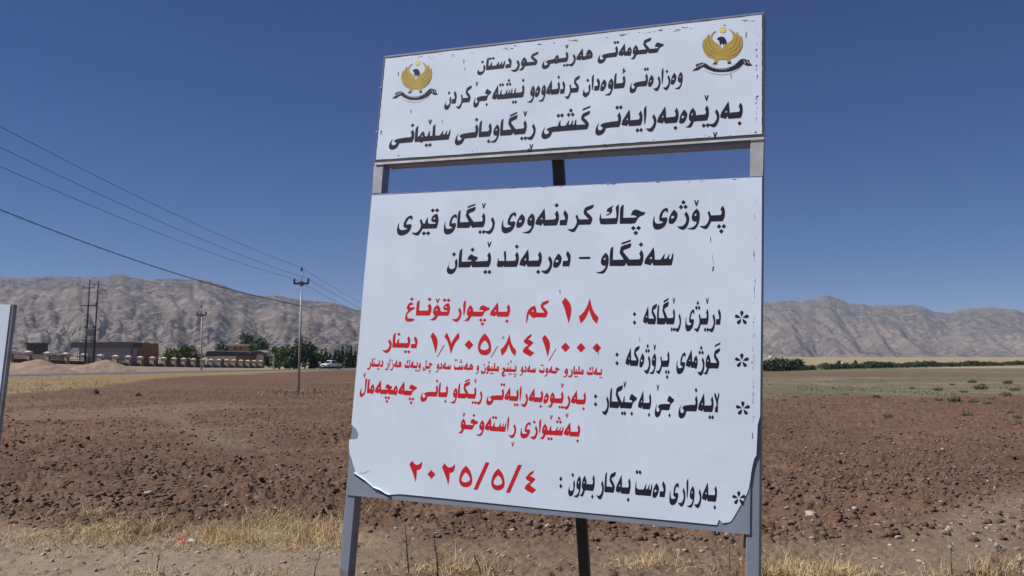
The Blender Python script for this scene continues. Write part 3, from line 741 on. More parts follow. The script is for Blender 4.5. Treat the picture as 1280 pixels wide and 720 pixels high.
# ---- emblem: golden bird with raised wings, black head, sun, dark ribbon
def emblem(dx, dy, sc):
    c0 = P2(903.3, 60); c1 = P2(903.3 + dx, 60 + dy)
    f = lambda x, y: (c1[0] + (P2(860 + x / 9, 20 + y / 9)[0] - c0[0]) * sc, c1[1] + (P2(860 + x / 9, 20 + y / 9)[1] - c0[1]) * sc)
    ps = []
    def pl(pts, mi, z, sm=True): q = [f(*p) for p in pts]; ps.append((smooth_poly(q) if sm else q, [], mi, z))
    def line(pts, mi, z, wd):
        n = len(pts); l = []; r_ = []
        for i, (x, y) in enumerate(pts):
            a = pts[max(0, i - 1)]; b = pts[min(n - 1, i + 1)]; L = math.hypot(b[0] - a[0], b[1] - a[1]); nx, ny = -(b[1] - a[1]) / L, (b[0] - a[0]) / L
            ww = wd * (.4 if i in (0, n - 1) else 1); l.append((x + nx * ww, y + ny * ww)); r_.append((x - nx * ww, y - ny * ww))
        pl(l + r_[::-1], mi, z)
    body = [(322,172),(290,184),(266,214),(258,236),(236,206),(214,240),(200,268),(184,260),(166,330),(175,382),(200,430),(240,465),(300,485),(292,528),(332,530),(345,492),(430,492),(446,528),(482,522),(476,484),(530,460),(580,412),(610,345),(612,290),(600,236),(574,225),(548,180),(540,215),(520,190),(490,165),(455,152),(485,180),(505,220),(500,260),(470,295),(430,312),(402,345),(385,372),(360,332),(310,298),(280,270),(272,235),(288,204)]
    cx, cy = 388, 330
    pl([(cx + (x - cx) * 1.018, cy + (y - cy) * 1.018) for x, y in body], 1, 0)
    pl(body, 0, .0003)
    for q in ([(240,215),(232,280),(262,345),(320,395)], [(196,275),(206,340),(250,395),(310,430)], [(178,345),(200,395),(250,440),(320,468)]):
        line(q, 1, .0007, 3.2); line([(776 - x + 6, y - 8) for x, y in q], 1, .0007, 3.2)
    pl([(325,264),(343,243),(384,234),(415,250),(433,292),(426,328),(406,306),(396,344),(382,312),(364,332),(354,300),(347,276)], 2, .0008)
    pl([(384,312),(372,345),(386,380),(402,344)], 4, .0009)
    star = []
    for k in range(16):
        a = math.pi * 2 * k / 16; rr = 44 if k % 2 == 0 else 34; star.append((390 + rr * math.cos(a), 157 + rr * .9 * math.sin(a)))
    pl(star, 3, .0004, False)
    pl([(150,528),(190,530),(245,565),(315,588),(388,594),(462,580),(532,545),(592,490),(640,486),(648,498),(600,566),(530,605),(462,626),(388,632),(300,628),(222,602),(176,574)], 2, .0002)
    pl([(160,530),(120,535),(84,552),(98,578),(45,620),(110,612),(150,585),(176,574)], 2, .0002, False)
    pl([(648,490),(690,498),(690,520),(726,558),(670,564),(640,552),(622,540)], 2, .0002, False)
    for q in ([(140,572),(165,548),(190,534)], [(100,590),(125,560),(150,545)], [(622,505),(640,520),(645,548)], [(662,500),(672,520),(690,545)]): line(q, 5, .0007, 3.5)
    rr = random.Random(5)
    for y0 in (-14, 6):
        for k in range(9):
            t = (k + .5) / 9; x = 235 + 300 * t; y = 596 - 52 * (2 * t - 1) ** 2 * (1.15 if t > .5 else .75) + y0
            line([(x - 15, y + rr.uniform(-5, 5)), (x - 4, y - rr.uniform(2, 8)), (x + 6, y + rr.uniform(0, 7)), (x + 15, y + rr.uniform(-6, 4))], 5, .0009, 3.0)
    line([(176,612),(260,645),(340,660),(388,662),(460,652),(560,608),(600,582)], 1, .0002, 1.8)
    pl([(272,545),(312,520),(328,546)], 2, .0006, False); pl([(440,538),(466,512),(490,538)], 2, .0006, False)
    return flat('emblem', ps, ZP, ['print_gold', 'print_brown', 'print_black', 'print_yellow', 'vinyl', 'print_white'], up, dz=.00001)
emblem(0, 0, 1.0)
emblem(520.8 - 903.3, 98.5 - 60, 1.0)

# ---- lower panel: grey sheet metal, white printed sheet torn at its lower corners
LQ = [(464, 242.5), (942, 221), (937.3, 668.3), (433, 618.7)]
lo = slab('lower_panel', [P2(*p) for p in LQ][::-1], -.010, .0, ['panel_metal'], sign)
VS = [(465.3,244.5),(700,233),(952.6,221.5),(952,330),(951.2,420),(950.2,520),(947.2,531),(945.6,569),(942.6,574),(940.8,582),(939.2,590),(938,600),(935.8,611.7),(931.7,621.7),(926.7,630),(920,641.7),(915,650),(912.5,652.5),(904,654),(899,649.5),(896,656.3),(860,652.6),(700,637.8),(620,629.6),(540,621.4),(500,617.6),(486.8,618.6),(481,615.5),(476,612),(470,610.6),(467.8,609),(458,600.4),(452,596.4),(443.5,590.5),(442,584),(439,574),(437,566),(436.4,556),(436.8,549.5),(446.5,548.6),(448.2,545),(447.5,540),(445,536),(439.5,530.5),(449,425),(456,340)]
LIFT = {}
def vinyl_lower():
    ring = [(*P2(*p), LIFT.get(p, 0.0)) for p in VS]
    m = MB(); n = len(ring)
    tris = tessellate_polygon([[Vector((p[0], p[1], 0)) for p in ring]])
    for z, flip in ((.0030, 0), (.0012, 1)):
        m.add([(p[0], p[1], z + p[2]) for p in ring], [t for t in tris])
    m.add([(p[0], p[1], .0030 + p[2]) for p in ring] + [(p[0], p[1], .0012 + p[2]) for p in ring], [(i, (i + 1) % n, n + (i + 1) % n, n + i) for i in range(n)], 1)
    return m.build('vinyl_sheet', ['vinyl', 'wear_shadow_dark'], lo)
vinyl_lower()
# the pale crease above the torn corner
flat('crease', [(smooth_poly([P2(443,589),(452,589.5),(462,587.5),(463,588.2),(453,591),(446,591.2)] if False else [P2(443,589), P2(452,589.4), P2(463,587.4), P2(454,591.4), P2(446,591.4)]), [], 0)], .0045, ['vinyl'], lo)
# dark polygons paint the shadow below the sheet's bottom edge and tears
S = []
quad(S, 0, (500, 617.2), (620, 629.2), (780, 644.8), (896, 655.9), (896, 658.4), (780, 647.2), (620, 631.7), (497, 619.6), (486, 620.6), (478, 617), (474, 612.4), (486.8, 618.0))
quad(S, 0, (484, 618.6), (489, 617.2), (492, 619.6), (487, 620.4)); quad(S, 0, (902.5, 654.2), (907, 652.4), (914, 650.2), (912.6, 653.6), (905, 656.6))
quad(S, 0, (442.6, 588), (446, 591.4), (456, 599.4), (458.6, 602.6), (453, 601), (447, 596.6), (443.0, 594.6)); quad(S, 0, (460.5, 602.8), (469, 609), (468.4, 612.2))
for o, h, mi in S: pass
flat('torn_edge_and_shadow', S, .0006, ['wear_shadow_dark'], lo)
# curled lip of the sheet along the tear at the lower left, catching the light
def lip(pts, wd, z1, name='curled_lip'):
    m = MB(); a = [P2(*p) for p in pts]; n = len(a)
    for i, p in enumerate(a):
        q0 = Vector(a[max(0, i - 1)]); q1 = Vector(a[min(n - 1, i + 1)]); d = (q1 - q0).normalized(); nr = Vector((-d.y, d.x)); k = math.sin(math.pi * (i + .3) / (n - .4)) * wd
        m.v += [(p[0] + nr.x * k, p[1] + nr.y * k, .0038), (p[0] + nr.x * k * .3, p[1] + nr.y * k * .3, .0038 + z1 * .35), (p[0] - nr.x * .002, p[1] - nr.y * .002, .004 + z1)]
    for i in range(n - 1):
        for j in (0, 1): m.f.append((3 * i + j, 3 * i + j + 1, 3 * i + j + 4, 3 * i + j + 3)); m.mi.append(0)
    return m.build(name, 'vinyl', lo)
lip([(437, 567), (439, 574), (442, 584), (443.5, 590.5), (452, 596.4), (458, 600.4), (467.8, 609), (476, 612), (483, 616.5), (488, 618.2)], .008, .010)
# thin paler grey faces on the post fronts between the panels
for q in ([(466.6, 206.6), (478.2, 205.8), (476.0, 240.6), (464.8, 241.2)], [(938.2, 174.6), (954.6, 173.6), (953.4, 219.6), (937.4, 220.4)]):
    flat('post_pale_face', [([P2(*p) for p in q], [], 0)], -.0058, ['pale_grey'], sign)
def line(polys_rows, z=ZP):
    for nm, ps in polys_rows: words(ps, z, [nm], lo)
bk, rd = [], []
rows = []
q = []; A, B = (900.4, 276.8), (536.7, 285.9)
for t, xr, xl, h in (('پرۆژەی', 908, 816.1, 24), ('چاك', 806, 749, 23.8), ('کردنەوەی', 741.1, 627, 23.2), ('رێگای', 618.5, 555, 22.2), ('قیری', 547.6, 496.6, 21.8)): word(q, 0, t, xr, xl, A, B, h)
rows.append(('print_black', q))
q = []; A, B = (819.8, 332), (581.6, 334.2)
for t, xr, xl, h in (('سەنگاو', 841.4, 745.1, 24.3), ('دەربەند', 713, 621.1, 23.6), ('ێخان', 615, 559, 23.2)): word(q, 0, t, xr, xl, A, B, h)
quad(q, 0, (724, 321.2), (738, 321), (738, 323.8), (724, 324)); rows.append(('print_black', q))
q = []; A, B = (894.5, 405.9), (810.3, 405.2)
for t, xr, xl in (('درێژی', 901, 856.7), ('رێگاکە', 851.3, 803.9)): word(q, 0, t, xr, xl, A, B, 24.4)
dot2(q, 0, 793.3, 392.8, 403.3); asterisk(q, 0, 927.3, 397.5); rows.append(('print_black', q))
q = []; digit(q, 0, '8', 723.8, 748.1, 372.5, 404.8); digit(q, 0, '1', 702.5, 714.4, 371.8, 404.4)
A, B = (690, 397), (520, 394.2)
for t, xr, xl, h in (('کم', 685, 658.1, 20.5), ('بەچوار', 637.3, 565, 19), ('قۆناغ', 562.2, 506.9, 18.8)): word(q, 0, t, xr, xl, A, B, h)
rows.append(('print_red', q))
q = []; A, B = (889.7, 460.5), (790.2, 457.3)
for t, xr, xl in (('گوژمەی', 899.9, 845.5), ('پرۆژەکە', 837.6, 781.9)): word(q, 0, t, xr, xl, A, B, 24.2)
dot2(q, 0, 771.4, 443.4, 454); asterisk(q, 0, 927.3, 451); rows.append(('print_black', q))
q = []
for cx, cy in ((746.2, 434.9), (726.4, 434.6), (707, 434.1), (586.4, 431)): digit(q, 0, '0', cx - 5.6, cx + 5.6, cy - 6.1, cy + 6.1)
for d, xl, xr, yt, yb in (('1', 677.6, 687.6, 418.5, 446), ('4', 653.4, 668, 417.3, 445.5), ('8', 625.8, 645.4, 417.6, 444.9), ('5', 598, 613.9, 416.7, 443.9), ('7', 555.6, 574.3, 415.8, 442.3), ('1', 538.3, 547.3, 415.5, 441.6)): digit(q, 0, d, xl, xr, yt, yb)
for x1, y1, x0, y0 in ((695.2, 436.1, 686.2, 451.1), (622.3, 432.3, 613.9, 446.9), (555.6, 431, 547.1, 446)): quad(q, 0, (x1 - .5, y1), (x1 + .5, y1 + .3), (x0 + .5, y0), (x0 - .5, y0 - .3))
A, B = (518, 435.3), (485, 434.1); word(q, 0, 'دینار', 521.6, 478, A, B, 18.3); rows.append(('print_red', q))
q = []; A, B = (750, 469), (464.4, 458.2)
for t, xr, xl in (('یەك', 753.1, 733.5), ('ملیارو', 729.8, 703.1), ('حەوت', 699.4, 673.8), ('سەدو', 670, 649), ('پێنج', 646.3, 627.3), ('ملیۆن', 624, 601.5), ('و', 598.8, 593.8), ('هەشت', 591.5, 567.3), ('سەدو', 563.8, 544), ('چل', 540.3, 529), ('ویەك', 526, 505.6), ('هەزار', 501.9, 481.3), ('دینار', 479, 458.5)): word(q, 0, t, xr, xl, A, B, 10.6)
rows.append(('print_red', q))
q = []; A, B = (892, 515.2), (763.9, 509.5)
for t, xr, xl in (('ﻻیەنی', 898.7, 848.2), ('جێ', 842.2, 818.7), ('بە', 813.7, 797.5), ('جێکار', 795.8, 752.3)): word(q, 0, t, xr, xl, A, B, 24.6)
dot2(q, 0, 744.6, 495.6, 505.3); asterisk(q, 0, 928.6, 510.6); rows.append(('print_black', q))
q = []; A, B = (728.3, 505.5), (461.8, 491.5)
for t, xr, xl in (('بەڕێوەبەرایەتی', 732.2, 608.2), ('رێگاو', 603, 563), ('بانی', 559.6, 526.1), ('چەمچەماڵ', 520.7, 449.9)): word(q, 0, t, xr, xl, A, B, 18.3)
rows.append(('print_red', q))
q = []; A, B = (723, 545.9), (588.9, 536.9)
for t, xr, xl in (('بەشێوازی', 725, 650.7), ('ڕاستەوخۆ', 645.3, 572.7)): word(q, 0, t, xr, xl, A, B, 18.4)
rows.append(('print_red', q))
q = []; A, B = (894, 627.2), (740.7, 613.6)
for t, xr, xl in (('بەرواری', 896.1, 836.8), ('دەست', 831.8, 793.3), ('بەکار', 788, 745.7), ('بوون', 743.1, 710.6)): word(q, 0, t, xr, xl, A, B, 25)
dot2(q, 0, 701.2, 598.6, 607.6, 2.0, 3.2); asterisk(q, 0, 923.6, 622.6, 8.6); rows.append(('print_black', q))
q = []
for d, xl, xr, yt, yb in (('4', 655.8, 670.6, 587.8, 616.8), ('5', 614.6, 630.8, 585.4, 612.8), ('5', 574.5, 590.3, 581.9, 609), ('2', 552.7, 568.9, 578.8, 606.2), ('2', 512, 527.8, 575.5, 602.3)): digit(q, 0, d, xl, xr, yt, yb)
digit(q, 0, '0', 534.4, 544.4, 587.2, 598.4)
for x1, y1, x0, y0 in ((652.6, 581.2, 632.6, 615.6), (612.1, 578.1, 592.1, 611.7)): quad(q, 0, (x1 - 4.8, y1 - .3), (x1, y1), (x0 + 4.8, y0 + .3), (x0, y0))
rows.append(('print_red', q))
line(rows)

# ---- weathering: flakes and cracks where the sheets were folded at the edges
def cracks(parent, a, b, n, seed, wmax=1.5, lmax=9, jit=1.2, z=.0034):
    rr = random.Random(seed); ps = []
    dx, dy = b[0] - a[0], b[1] - a[1]; L = math.hypot(dx, dy); ex, ey = dx / L, dy / L; nx, ny = -ey, ex
    for k in range(n):
        t = rr.random() * L; ln = rr.uniform(1, lmax) * rr.random() + .8; wd = rr.uniform(.25, wmax) * (rr.random() ** 1.5 + .2); off = rr.gauss(0, jit)
        pts = []
        for s in (-1, 1):
            for q in ([-1, -.4, .3, 1] if s < 0 else [.8, .2, -.5]):
                tt = t + q * ln / 2; o = off + s * wd / 2 * rr.uniform(.3, 1.1); pts.append(P2(a[0] + ex * tt + nx * o, a[1] + ey * tt + ny * o))
        ps.append((pts, [], 0))
    flat('torn_edge_and_shadow', ps, z, ['wear_shadow_dark'], parent)
cracks(up, (489, 76.5), (946, 25), 60, 1)
cracks(up, (946, 30), (945.6, 160), 34, 2, 1.0, 8, .8)
cracks(up, (478, 196), (950, 165), 22, 3, 1.4, 5, 1.6)
cracks(lo, (944, 250), (941, 560), 60, 4, 1.2, 11, .8)
cracks(lo, (468, 242.5), (948, 222.8), 46, 5, 1.7, 12, .5)
ps = []
for x, y, dx, dy, wd in ((888, 296, .4, 7, .7), (892, 333, -1.5, 6, 1.3), (890, 318, 2, 12, .35), (747, 432, -1, 8, .9), (748, 438, 0, 6, .6), (933, 40, -1, 8, .8), (913, 92, 1, 6, .7), (498, 90, 0, 5, .8), (580, 74, -.6, 6, .6), (581, 84, .2, 5, .5), (514, 137, 0, 5, .7), (477, 163, -1, 5, .9), (553, 150, .5, 4, .6), (700, 362, 0, 5, .7), (630, 420, -2, 4, .8), (799, 421, 1, 7, .5), (756, 180, 2, 3, 3), (659, 189, 3, -3, 4), (872, 172, 3, 2, 2.2), (873, 23.5, 14, -1.6, 2.4), (857, 25, 8, -1, 1.6)):
    ps.append(([P2(x - wd / 2, y), P2(x + wd / 2, y + .4), P2(x + dx + wd / 3, y + dy), P2(x + dx - wd / 3, y + dy - .2)], [], 0))
flat('scratch', [p for p in ps if True], .0048, ['wear_shadow_dark'], up)
# screws on the white sheets
m = MB()
for px, py in ((945, 62), (946.5, 120), (944, 165), (476, 110), (471, 165)):
    u, v = P2(px, py); m.lathe([(.007, .0026), (.007, .004), (.003, .0055)], 8, (u, v, 0))
m.build('screw', 'galvanised', up)

def kids(o): return [c for c in bpy.data.objects if c.parent == o]
def dup(o, loc=None, rz=None, sc=None, parent=None):
    ch = kids(o); c = o.copy(); COL.objects.link(c)
    if parent: c.parent = parent
    if loc is not None: c.location = loc
    if rz is not None: c.rotation_euler = (0, 0, rz)
    if sc is not None: c.scale = sc if isinstance(sc, (tuple, list)) else (sc, sc, sc)
    for k in ch: dup(k, parent=c)
    return c
def g3(x, y, dz=0.0): return Vector((x, y, gz(x, y) + dz))

# ------------------------------------------------------------------ small white board at the left edge
LZ = 4.5
def lat(px, py, dz=0): return at(px, py, LZ + dz)
tr, tl = lat(19, 381.5), at(-150, 372, LZ + .35); br = lat(-2, 530)
axu = (tr - tl).normalized(); axv = (br - tr).normalized(); axn = axu.cross(axv).normalized(); axv = axn.cross(axu).normalized()
sb = empty('notice_board', (tr.x - .55, tr.y + .1, 0), 'plain white board leaning at the left edge of the view, thin grey frame', 'sign')
def rel(v): return v - sb.location
WB, HB = .9, .85
def bb(u0, u1, v0, v1, n0, n1, name, mt):
    m = MB(); vs = [rel(tr + axu * u + axv * v + axn * n) for n in (n0, n1) for u, v in ((u0, v0), (u1, v0), (u1, v1), (u0, v1))]
    m.add(vs, [(0,1,2,3),(7,6,5,4),(0,4,5,1),(1,5,6,2),(2,6,7,3),(3,7,4,0)]); return m.build(name, mt, sb)
bb(-WB, -.018, .0, HB, -.012, .012, 'panel', 'vinyl')
bb(-.014, .0, -.003, HB, -.008, .012, 'frame', 'steel_grey')
bb(-WB + .08, -WB + .13, .1, HB + 1.3, .022, .07, 'post', 'steel_grey')
bb(-.2, -.15, .1, HB + 1.3, .022, .07, 'post', 'steel_grey')

# ------------------------------------------------------------------ power poles and wires
def pole(px, pyb, ptop, parm, arm_px, label, mt='galvanised', Y=None, r=.068):
    b = gp(px - 4.5 if Y is None else px, pyb) if Y is None else at(px, pyb, Y)
    b.z = gz(b.x, b.y); Y = b.y
    top = at(px, ptop, Y); tx = top.x - b.x
    o = empty('power_pole', b, label, 'power pole', 'power poles along the field road')
    m = MB(); H = top.z - b.z; am = at(px, parm, Y).z - b.z
    m.tube([(0, 0, -.5), (tx * .96 * am / H, 0, am + .1)], r, 10, r1=r * .62); m.tube([(tx * .96 * am / H, 0, am), (tx, 0, H)], r * .42, 8, r1=r * .3); m.build('shaft', mt, o, smooth=True)
    ha = arm_px / F * Y / 2; cx = tx * am / H
    k = r / .068; m = MB(); m.box(cx - ha, cx + ha, -.13, -.06, am - .055 * k, am + .055 * k); m.box(cx - .09 * k, cx + .09 * k, -.135, .1, am - .11 * k, am + .1 * k)
    m.build('crossarm', 'arm_grey', o)
    pts = []
    for px_, pz in ((cx - ha * .92, am + .05), (cx + ha * .92, am + .05), (tx, H - .02)):
        i = MB(); i.lathe([(a_ * k, b_ * k) for a_, b_ in ((.03, 0), (.065, .04), (.04, .08), (.07, .12), (.04, .16), (.05, .2), (.015, .24))], 8, (px_, -.09, pz)); i.build('insulator', 'insulator', o, smooth=True)
        pts.append(b + Vector((px_, -.09, pz + .2)))
    return o, b, pts
P1, pb1, pt1 = pole(377.5, 492, 339, 354.5, 19, 'tall grey steel power pole standing in the ploughed field, narrow crossarm')
def wire(p, q, sag, r, label, n=26, name='power_line'):
    pts = []
    for i in range(n + 1):
        t = i / n; v = p.lerp(q, t); v.z -= sag * 4 * t * (1 - t); pts.append(v)
    m = MB(); m.tube(pts, r, 5); o = m.build(name, 'wire_black'); tag(o, label, 'wire', 'wires between the power poles'); return o
# towards the pole out of frame on the left, near the camera
for k, (y0, dx) in enumerate(((208, 0), (184, 0), (158, 0))):
    p = pt1[(0, 1, 2)[k]]
    fr = at(0, y0, 21.5 + (0, 1.0, .6)[k]); d = fr - p
    q = p + d * 1.55
    lab = ('lowest of the three thin wires rising to the left from the crossarm', 'middle one of the three thin wires rising to the left from the crossarm', 'highest thin wire rising to the left from the tip of the grey pole')[k]
    # parabola through pole, frame edge point and end
    sag = .55
    q.z += sag * 4 * (1 / 1.55) * (1 - 1 / 1.55) * 1.55
    wire(p, q, sag, .0065, lab, 40)
q0 = at(540, 402, 105)
for k in range(3):
    p = pt1[k]; q = q0 + (p - pt1[2]) * 1.0
    wire(p, q, .9, .008, ('wire running right from the left end of the crossarm, towards behind the big sign', 'wire running right from the right end of the crossarm, towards behind the big sign', 'wire running right from the pole tip, towards behind the big sign')[k], 24)
fr = at(0, 262, 30); p = pb1 + Vector((.02, 0, at(376, 382, pb1.y).z - pb1.z)); d = fr - p; q = p + d * 1.5
q.z += .75 * 4 * (1 / 1.5) * (1 - 1 / 1.5) * 1.5
pts = []
m = MB()
for s in range(2):
    pts = []
    for i in range(161):
        t = i / 160; v = p.lerp(q, t); v.z -= .75 * 4 * t * (1 - t); a = i * .9 + s * math.pi
        pts.append(v + Vector((math.cos(a) * .022, 0, math.sin(a) * .022)))
    m.tube(pts, .011, 5)
tag(m.build('bundled_cable', 'wire_black'), 'thick twisted black cable below the three thin wires, left side of the sky', 'wire', 'wires between the power poles')
P2o, pb2, pt2 = pole(252, 461, 385, 394, 12, 'grey power pole by the roadside in front of the dark roofed house', Y=165, r=.17)

# twin pole with transformer
Yt = 140.0
tp = empty('transformer_pole', g3(at(112, 455, Yt).x, Yt), 'dark twin pole with a grey transformer hung between, by the dirt mounds', 'power pole')
def tl_(px, py): v = at(px, py, Yt) - tp.location; v.y = 0; return v
zb = -.6
for (xb, xt, yt) in ((105.5, 112.5, 349), (116.5, 123, 351)):
    m = MB(); a = tl_(xb, 454); a.z = zb; m.tube([a, tl_(xt, yt)], .17, 8, r1=.10); m.build('pole', 'pole_dark', tp, smooth=True)
for (xa, xb, y, wd) in ((104, 119, 360, .12), (100, 121, 382, .14), (106, 121, 409, .2)):
    m = MB(); a, b = tl_(xa, y), tl_(xb, y); a.y = b.y = -.15; m.bar(a, b, wd); m.build('crossarm', 'pole_dark', tp)
for x, y in ((104.5, 358), (118.5, 358), (100.5, 380), (111, 379), (120.5, 380)):
    i = MB(); c = tl_(x, y); i.lathe([(.05, -.05), (.11, .03), (.06, .1), (.11, .17), (.05, .25)], 8, (c.x, -.15, c.z)); i.build('insulator', 'insulator', tp)
c = tl_(114.2, 416)
m = MB(); m.box(c.x - .45, c.x + .45, -.75, -.1, c.z - .55, c.z + .6)
for k in range(6): m.box(c.x - .40 + k * .15, c.x - .35 + k * .15, -.85, -.752, c.z - .45, c.z + .4)
for k in (-.25, 0, .25): m.lathe([(.07, 0), (.1, .1), (.05, .2), (.08, .3), (.03, .36)], 8, (c.x + k, -.42, c.z + .6))
m.build('transformer', 'transformer', tp)
m = MB(); a, b = tl_(106, 426), tl_(119, 426); a.y = b.y = -.45; m.bar(a, b, .7, .14); m.build('platform', 'pole_dark', tp)
m = MB(); m.tube([tl_(124, 366), tl_(127, 363) , tl_(131, 362), tl_(133, 366)], .05, 6); m.build('conductor_loop', 'wire_black', tp)
m = MB(); c = tl_(121.5, 405); m.box(c.x - .1, c.x + .16, -.3, -.1, c.z - .2, c.z + .2); m.build('lamp_box', 'wall_white', tp)

# ------------------------------------------------------------------ dirt mounds beyond the road
def mound(pxa, pxb, pyt, Y, label, seed, skew=0.0):
    xa, xb = at(pxa, 460, Y).x, at(pxb, 460, Y).x; cx = (xa + xb) / 2; w_ = (xb - xa) / 2; z0 = gz(cx, Y) - .15
    H = at((pxa + pxb) / 2, pyt, Y).z - z0
    n = 64; xs = np.linspace(-1.15, 1.15, n); X, Yg = np.meshgrid(xs, xs)
    r = np.hypot(X - skew * .3, Yg * (1 + .15 * X)) + (fbm(X * 2 + seed, Yg * 2, 4, seed) - .5) * .28
    z = H * np.clip(1 - r, 0, 1) ** .82 * (1 - .15 * np.clip(.35 - r, 0, 1)) + (fbm(X * 9, Yg * 9 + seed, 4, seed + 5) - .5) * .22 * (r < 1.05) - .5 * (r > 1.0)
    z = z + smooth_h(X * w_ + cx, Yg * w_ * .7 + Y) - z0 - .15
    V = np.stack([X * w_, Yg * w_ * .7, z], -1).reshape(-1, 3); i = np.arange(n - 1)[:, None]; j = np.arange(n - 1)[None]
    Fq = np.stack(np.broadcast_arrays(i * n + j, i * n + j + 1, (i + 1) * n + j + 1, (i + 1) * n + j), -1).reshape(-1, 4)
    o = nparr('dirt_mound', V, Fq, 'dirt_pile', smooth=True); o.location = (cx, Y, z0)
    tag(o, label, 'dirt mound', 'dirt mounds beyond the road')
mound(-6, 102, 448.3, 121, 'wide reddish dirt mound beyond the road, beside the white leaning board', 3)
mound(93, 184, 448.6, 135, 'reddish dirt mound right in front of the transformer pole and grey house', 9, -.4)

# ------------------------------------------------------------------ fence of stone pillars with railings
fpx = [14, 37, 61, 84, 107, 127, 146, 162, 177, 192, 206, 219, 231, 243, 254.5, 265, 275, 284.5, 293.5, 302.5, 311, 319, 327]
fo = empty('stone_fence', (0, 0, 0), 'long fence of cream capped stone pillars on a brown wall with dark railings', 'fence')
dirF = (FENCE_B - FENCE_A)
def on_fence(px):
    r = (px - 640) / F; a, d = FENCE_A, dirF; t = (r * a.y - a.x) / (d.x - r * d.y); return a + d * t
fo.location = g3(on_fence(170).x, on_fence(170).y)
fpos = []
for px in fpx:
    q = on_fence(px); q.z = gz(q.x, q.y); fpos.append(q - fo.location)
fdir = dirF.normalized(); fn = Vector((fdir.y, -fdir.x, 0))
ang = math.atan2(fdir.y, fdir.x)
pm = MB(); pm.box(-.30, .30, -.45, .45, 0, 1.9); pm.box(-.22, .22, -.458, .458, .35, 1.5, 0)
pr0 = MB(); pr0.box(-.36, .36, -.52, .52, -.4, 1.86)
base = pr0.build('pillar', 'cream_stone', fo, bevel=.03)
cp = MB(); cp.box(-.46, .46, -.62, .62, 1.86, 2.02); cp.add([(-.4,-.54,2.02),(.4,-.54,2.02),(.4,.54,2.02),(-.4,.54,2.02),(-.12,-.2,2.2),(.12,-.2,2.2),(.12,.2,2.2),(-.12,.2,2.2)], [(0,1,5,4),(1,2,6,5),(2,3,7,6),(3,0,4,7),(4,5,6,7)])
cap = cp.build('cap', 'cream_stone', base)
dk = MB(); dk.box(.363, .375, -.46, .46, -.2, 1.8); side = dk.build('shaded_side', 'brown_stone', base)  # brown face paints the shaded side of each pillar
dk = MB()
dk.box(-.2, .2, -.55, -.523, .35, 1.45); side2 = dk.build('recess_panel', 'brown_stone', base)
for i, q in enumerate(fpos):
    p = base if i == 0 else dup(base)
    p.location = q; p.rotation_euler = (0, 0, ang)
lw = MB(); rl = []
for i in range(len(fpos) - 1):
    a, b = fpos[i], fpos[i + 1]; d = (b - a).normalized(); a2 = a + d * .4; b2 = b - d * .4
    lw = MB(); lw.bar(a2 + Vector((0, 0, .15)), b2 + Vector((0, 0, .15)), .25, 1.1, up=(0, 0, 1)); lw.build('low_wall', 'brown_stone', fo)
    rm = MB()
    for z in (.95, 1.62): rm.bar(a2 + Vector((0, 0, z)), b2 + Vector((0, 0, z)), .06, .08)
    n = 13 if i < 3 else 7
    for k in range(n):
        t = (k + .5) / n; c = a2.lerp(b2, t); rm.bar(c + Vector((0, 0, .7)), c + Vector((0, 0, 1.62)), .05 if i > 2 else .12)
    rm.build('railing', 'cream_stone' if i < 2 else 'iron_dark', fo)

# ------------------------------------------------------------------ houses
def wall_box(o, pts, z0, z1, name, mt):
    """pts: ground polygon (relative)"""
    m = MB(); n = len(pts)
    m.add([(p[0], p[1], z0) for p in pts] + [(p[0], p[1], z1) for p in pts], [tuple(range(n)), tuple(range(2 * n - 1, n - 1, -1))] + [(i, (i + 1) % n, n + (i + 1) % n, n + i) for i in range(n)])
    return m.build(name, mt, o)
def pane(o, a, b, t0, t1, z0, z1, name='window', mt='glass_dark', off=.05, frame=None):
    """opening on the wall a-b (outside is on its right-hand side)"""
    d = Vector((b[0] - a[0], b[1] - a[1], 0)); L = d.length; d.normalize(); nrm = Vector((d.y, -d.x, 0)); A = Vector((a[0], a[1], 0))
    m = MB(); p0 = A + d * (t0 * L); p1 = A + d * (t1 * L)
    m.add([p0 - nrm * .05 + Vector((0,0,z0)), p1 - nrm * .05 + Vector((0,0,z0)), p1 - nrm * .05 + Vector((0,0,z1)), p0 - nrm * .05 + Vector((0,0,z1)),
           p0 + nrm * off + Vector((0,0,z0)), p1 + nrm * off + Vector((0,0,z0)), p1 + nrm * off + Vector((0,0,z1)), p0 + nrm * off + Vector((0,0,z1))], [(0,3,2,1),(4,5,6,7),(0,1,5,4),(1,2,6,5),(2,3,7,6),(3,0,4,7)])
    return m.build(name, mt, o)
# 1: grey-blue house with dark fascia and brick side
Y1 = 222
A1, B1, C1 = at(98.5, 450, Y1), at(166, 450, Y1 - 4), at(196, 450, Y1 + 10)
h1 = empty('flat_roof_house', g3(B1.x, B1.y), 'long flat roofed grey house with dark fascia and brown brick side', 'house')
zt = at(165, 427.5, Y1 - 4).z - h1.location.z; zf = at(165, 434.5, Y1 - 4).z - h1.location.z
r_ = lambda v: (v.x - h1.location.x, v.y - h1.location.y)
a, b, c = r_(A1), r_(B1), r_(C1); d = (a[0] + c[0] - b[0], a[1] + c[1] - b[1])
wall_box(h1, [a, b, c, d], -1.5, zf, 'wall', 'wall_blue')
ex = lambda p, q, k: (p[0] + (p[0] - q[0]) * k, p[1] + (p[1] - q[1]) * k)
a2 = ex(a, b, .1); 
wall_box(h1, [(a2[0] - .3, a2[1] - 1.0), (b[0] - .2, b[1] - 1.0), (b[0] - .2, b[1] + .3), (a2[0], a2[1] + 6)], zf, zt, 'fascia', 'fascia_dark')
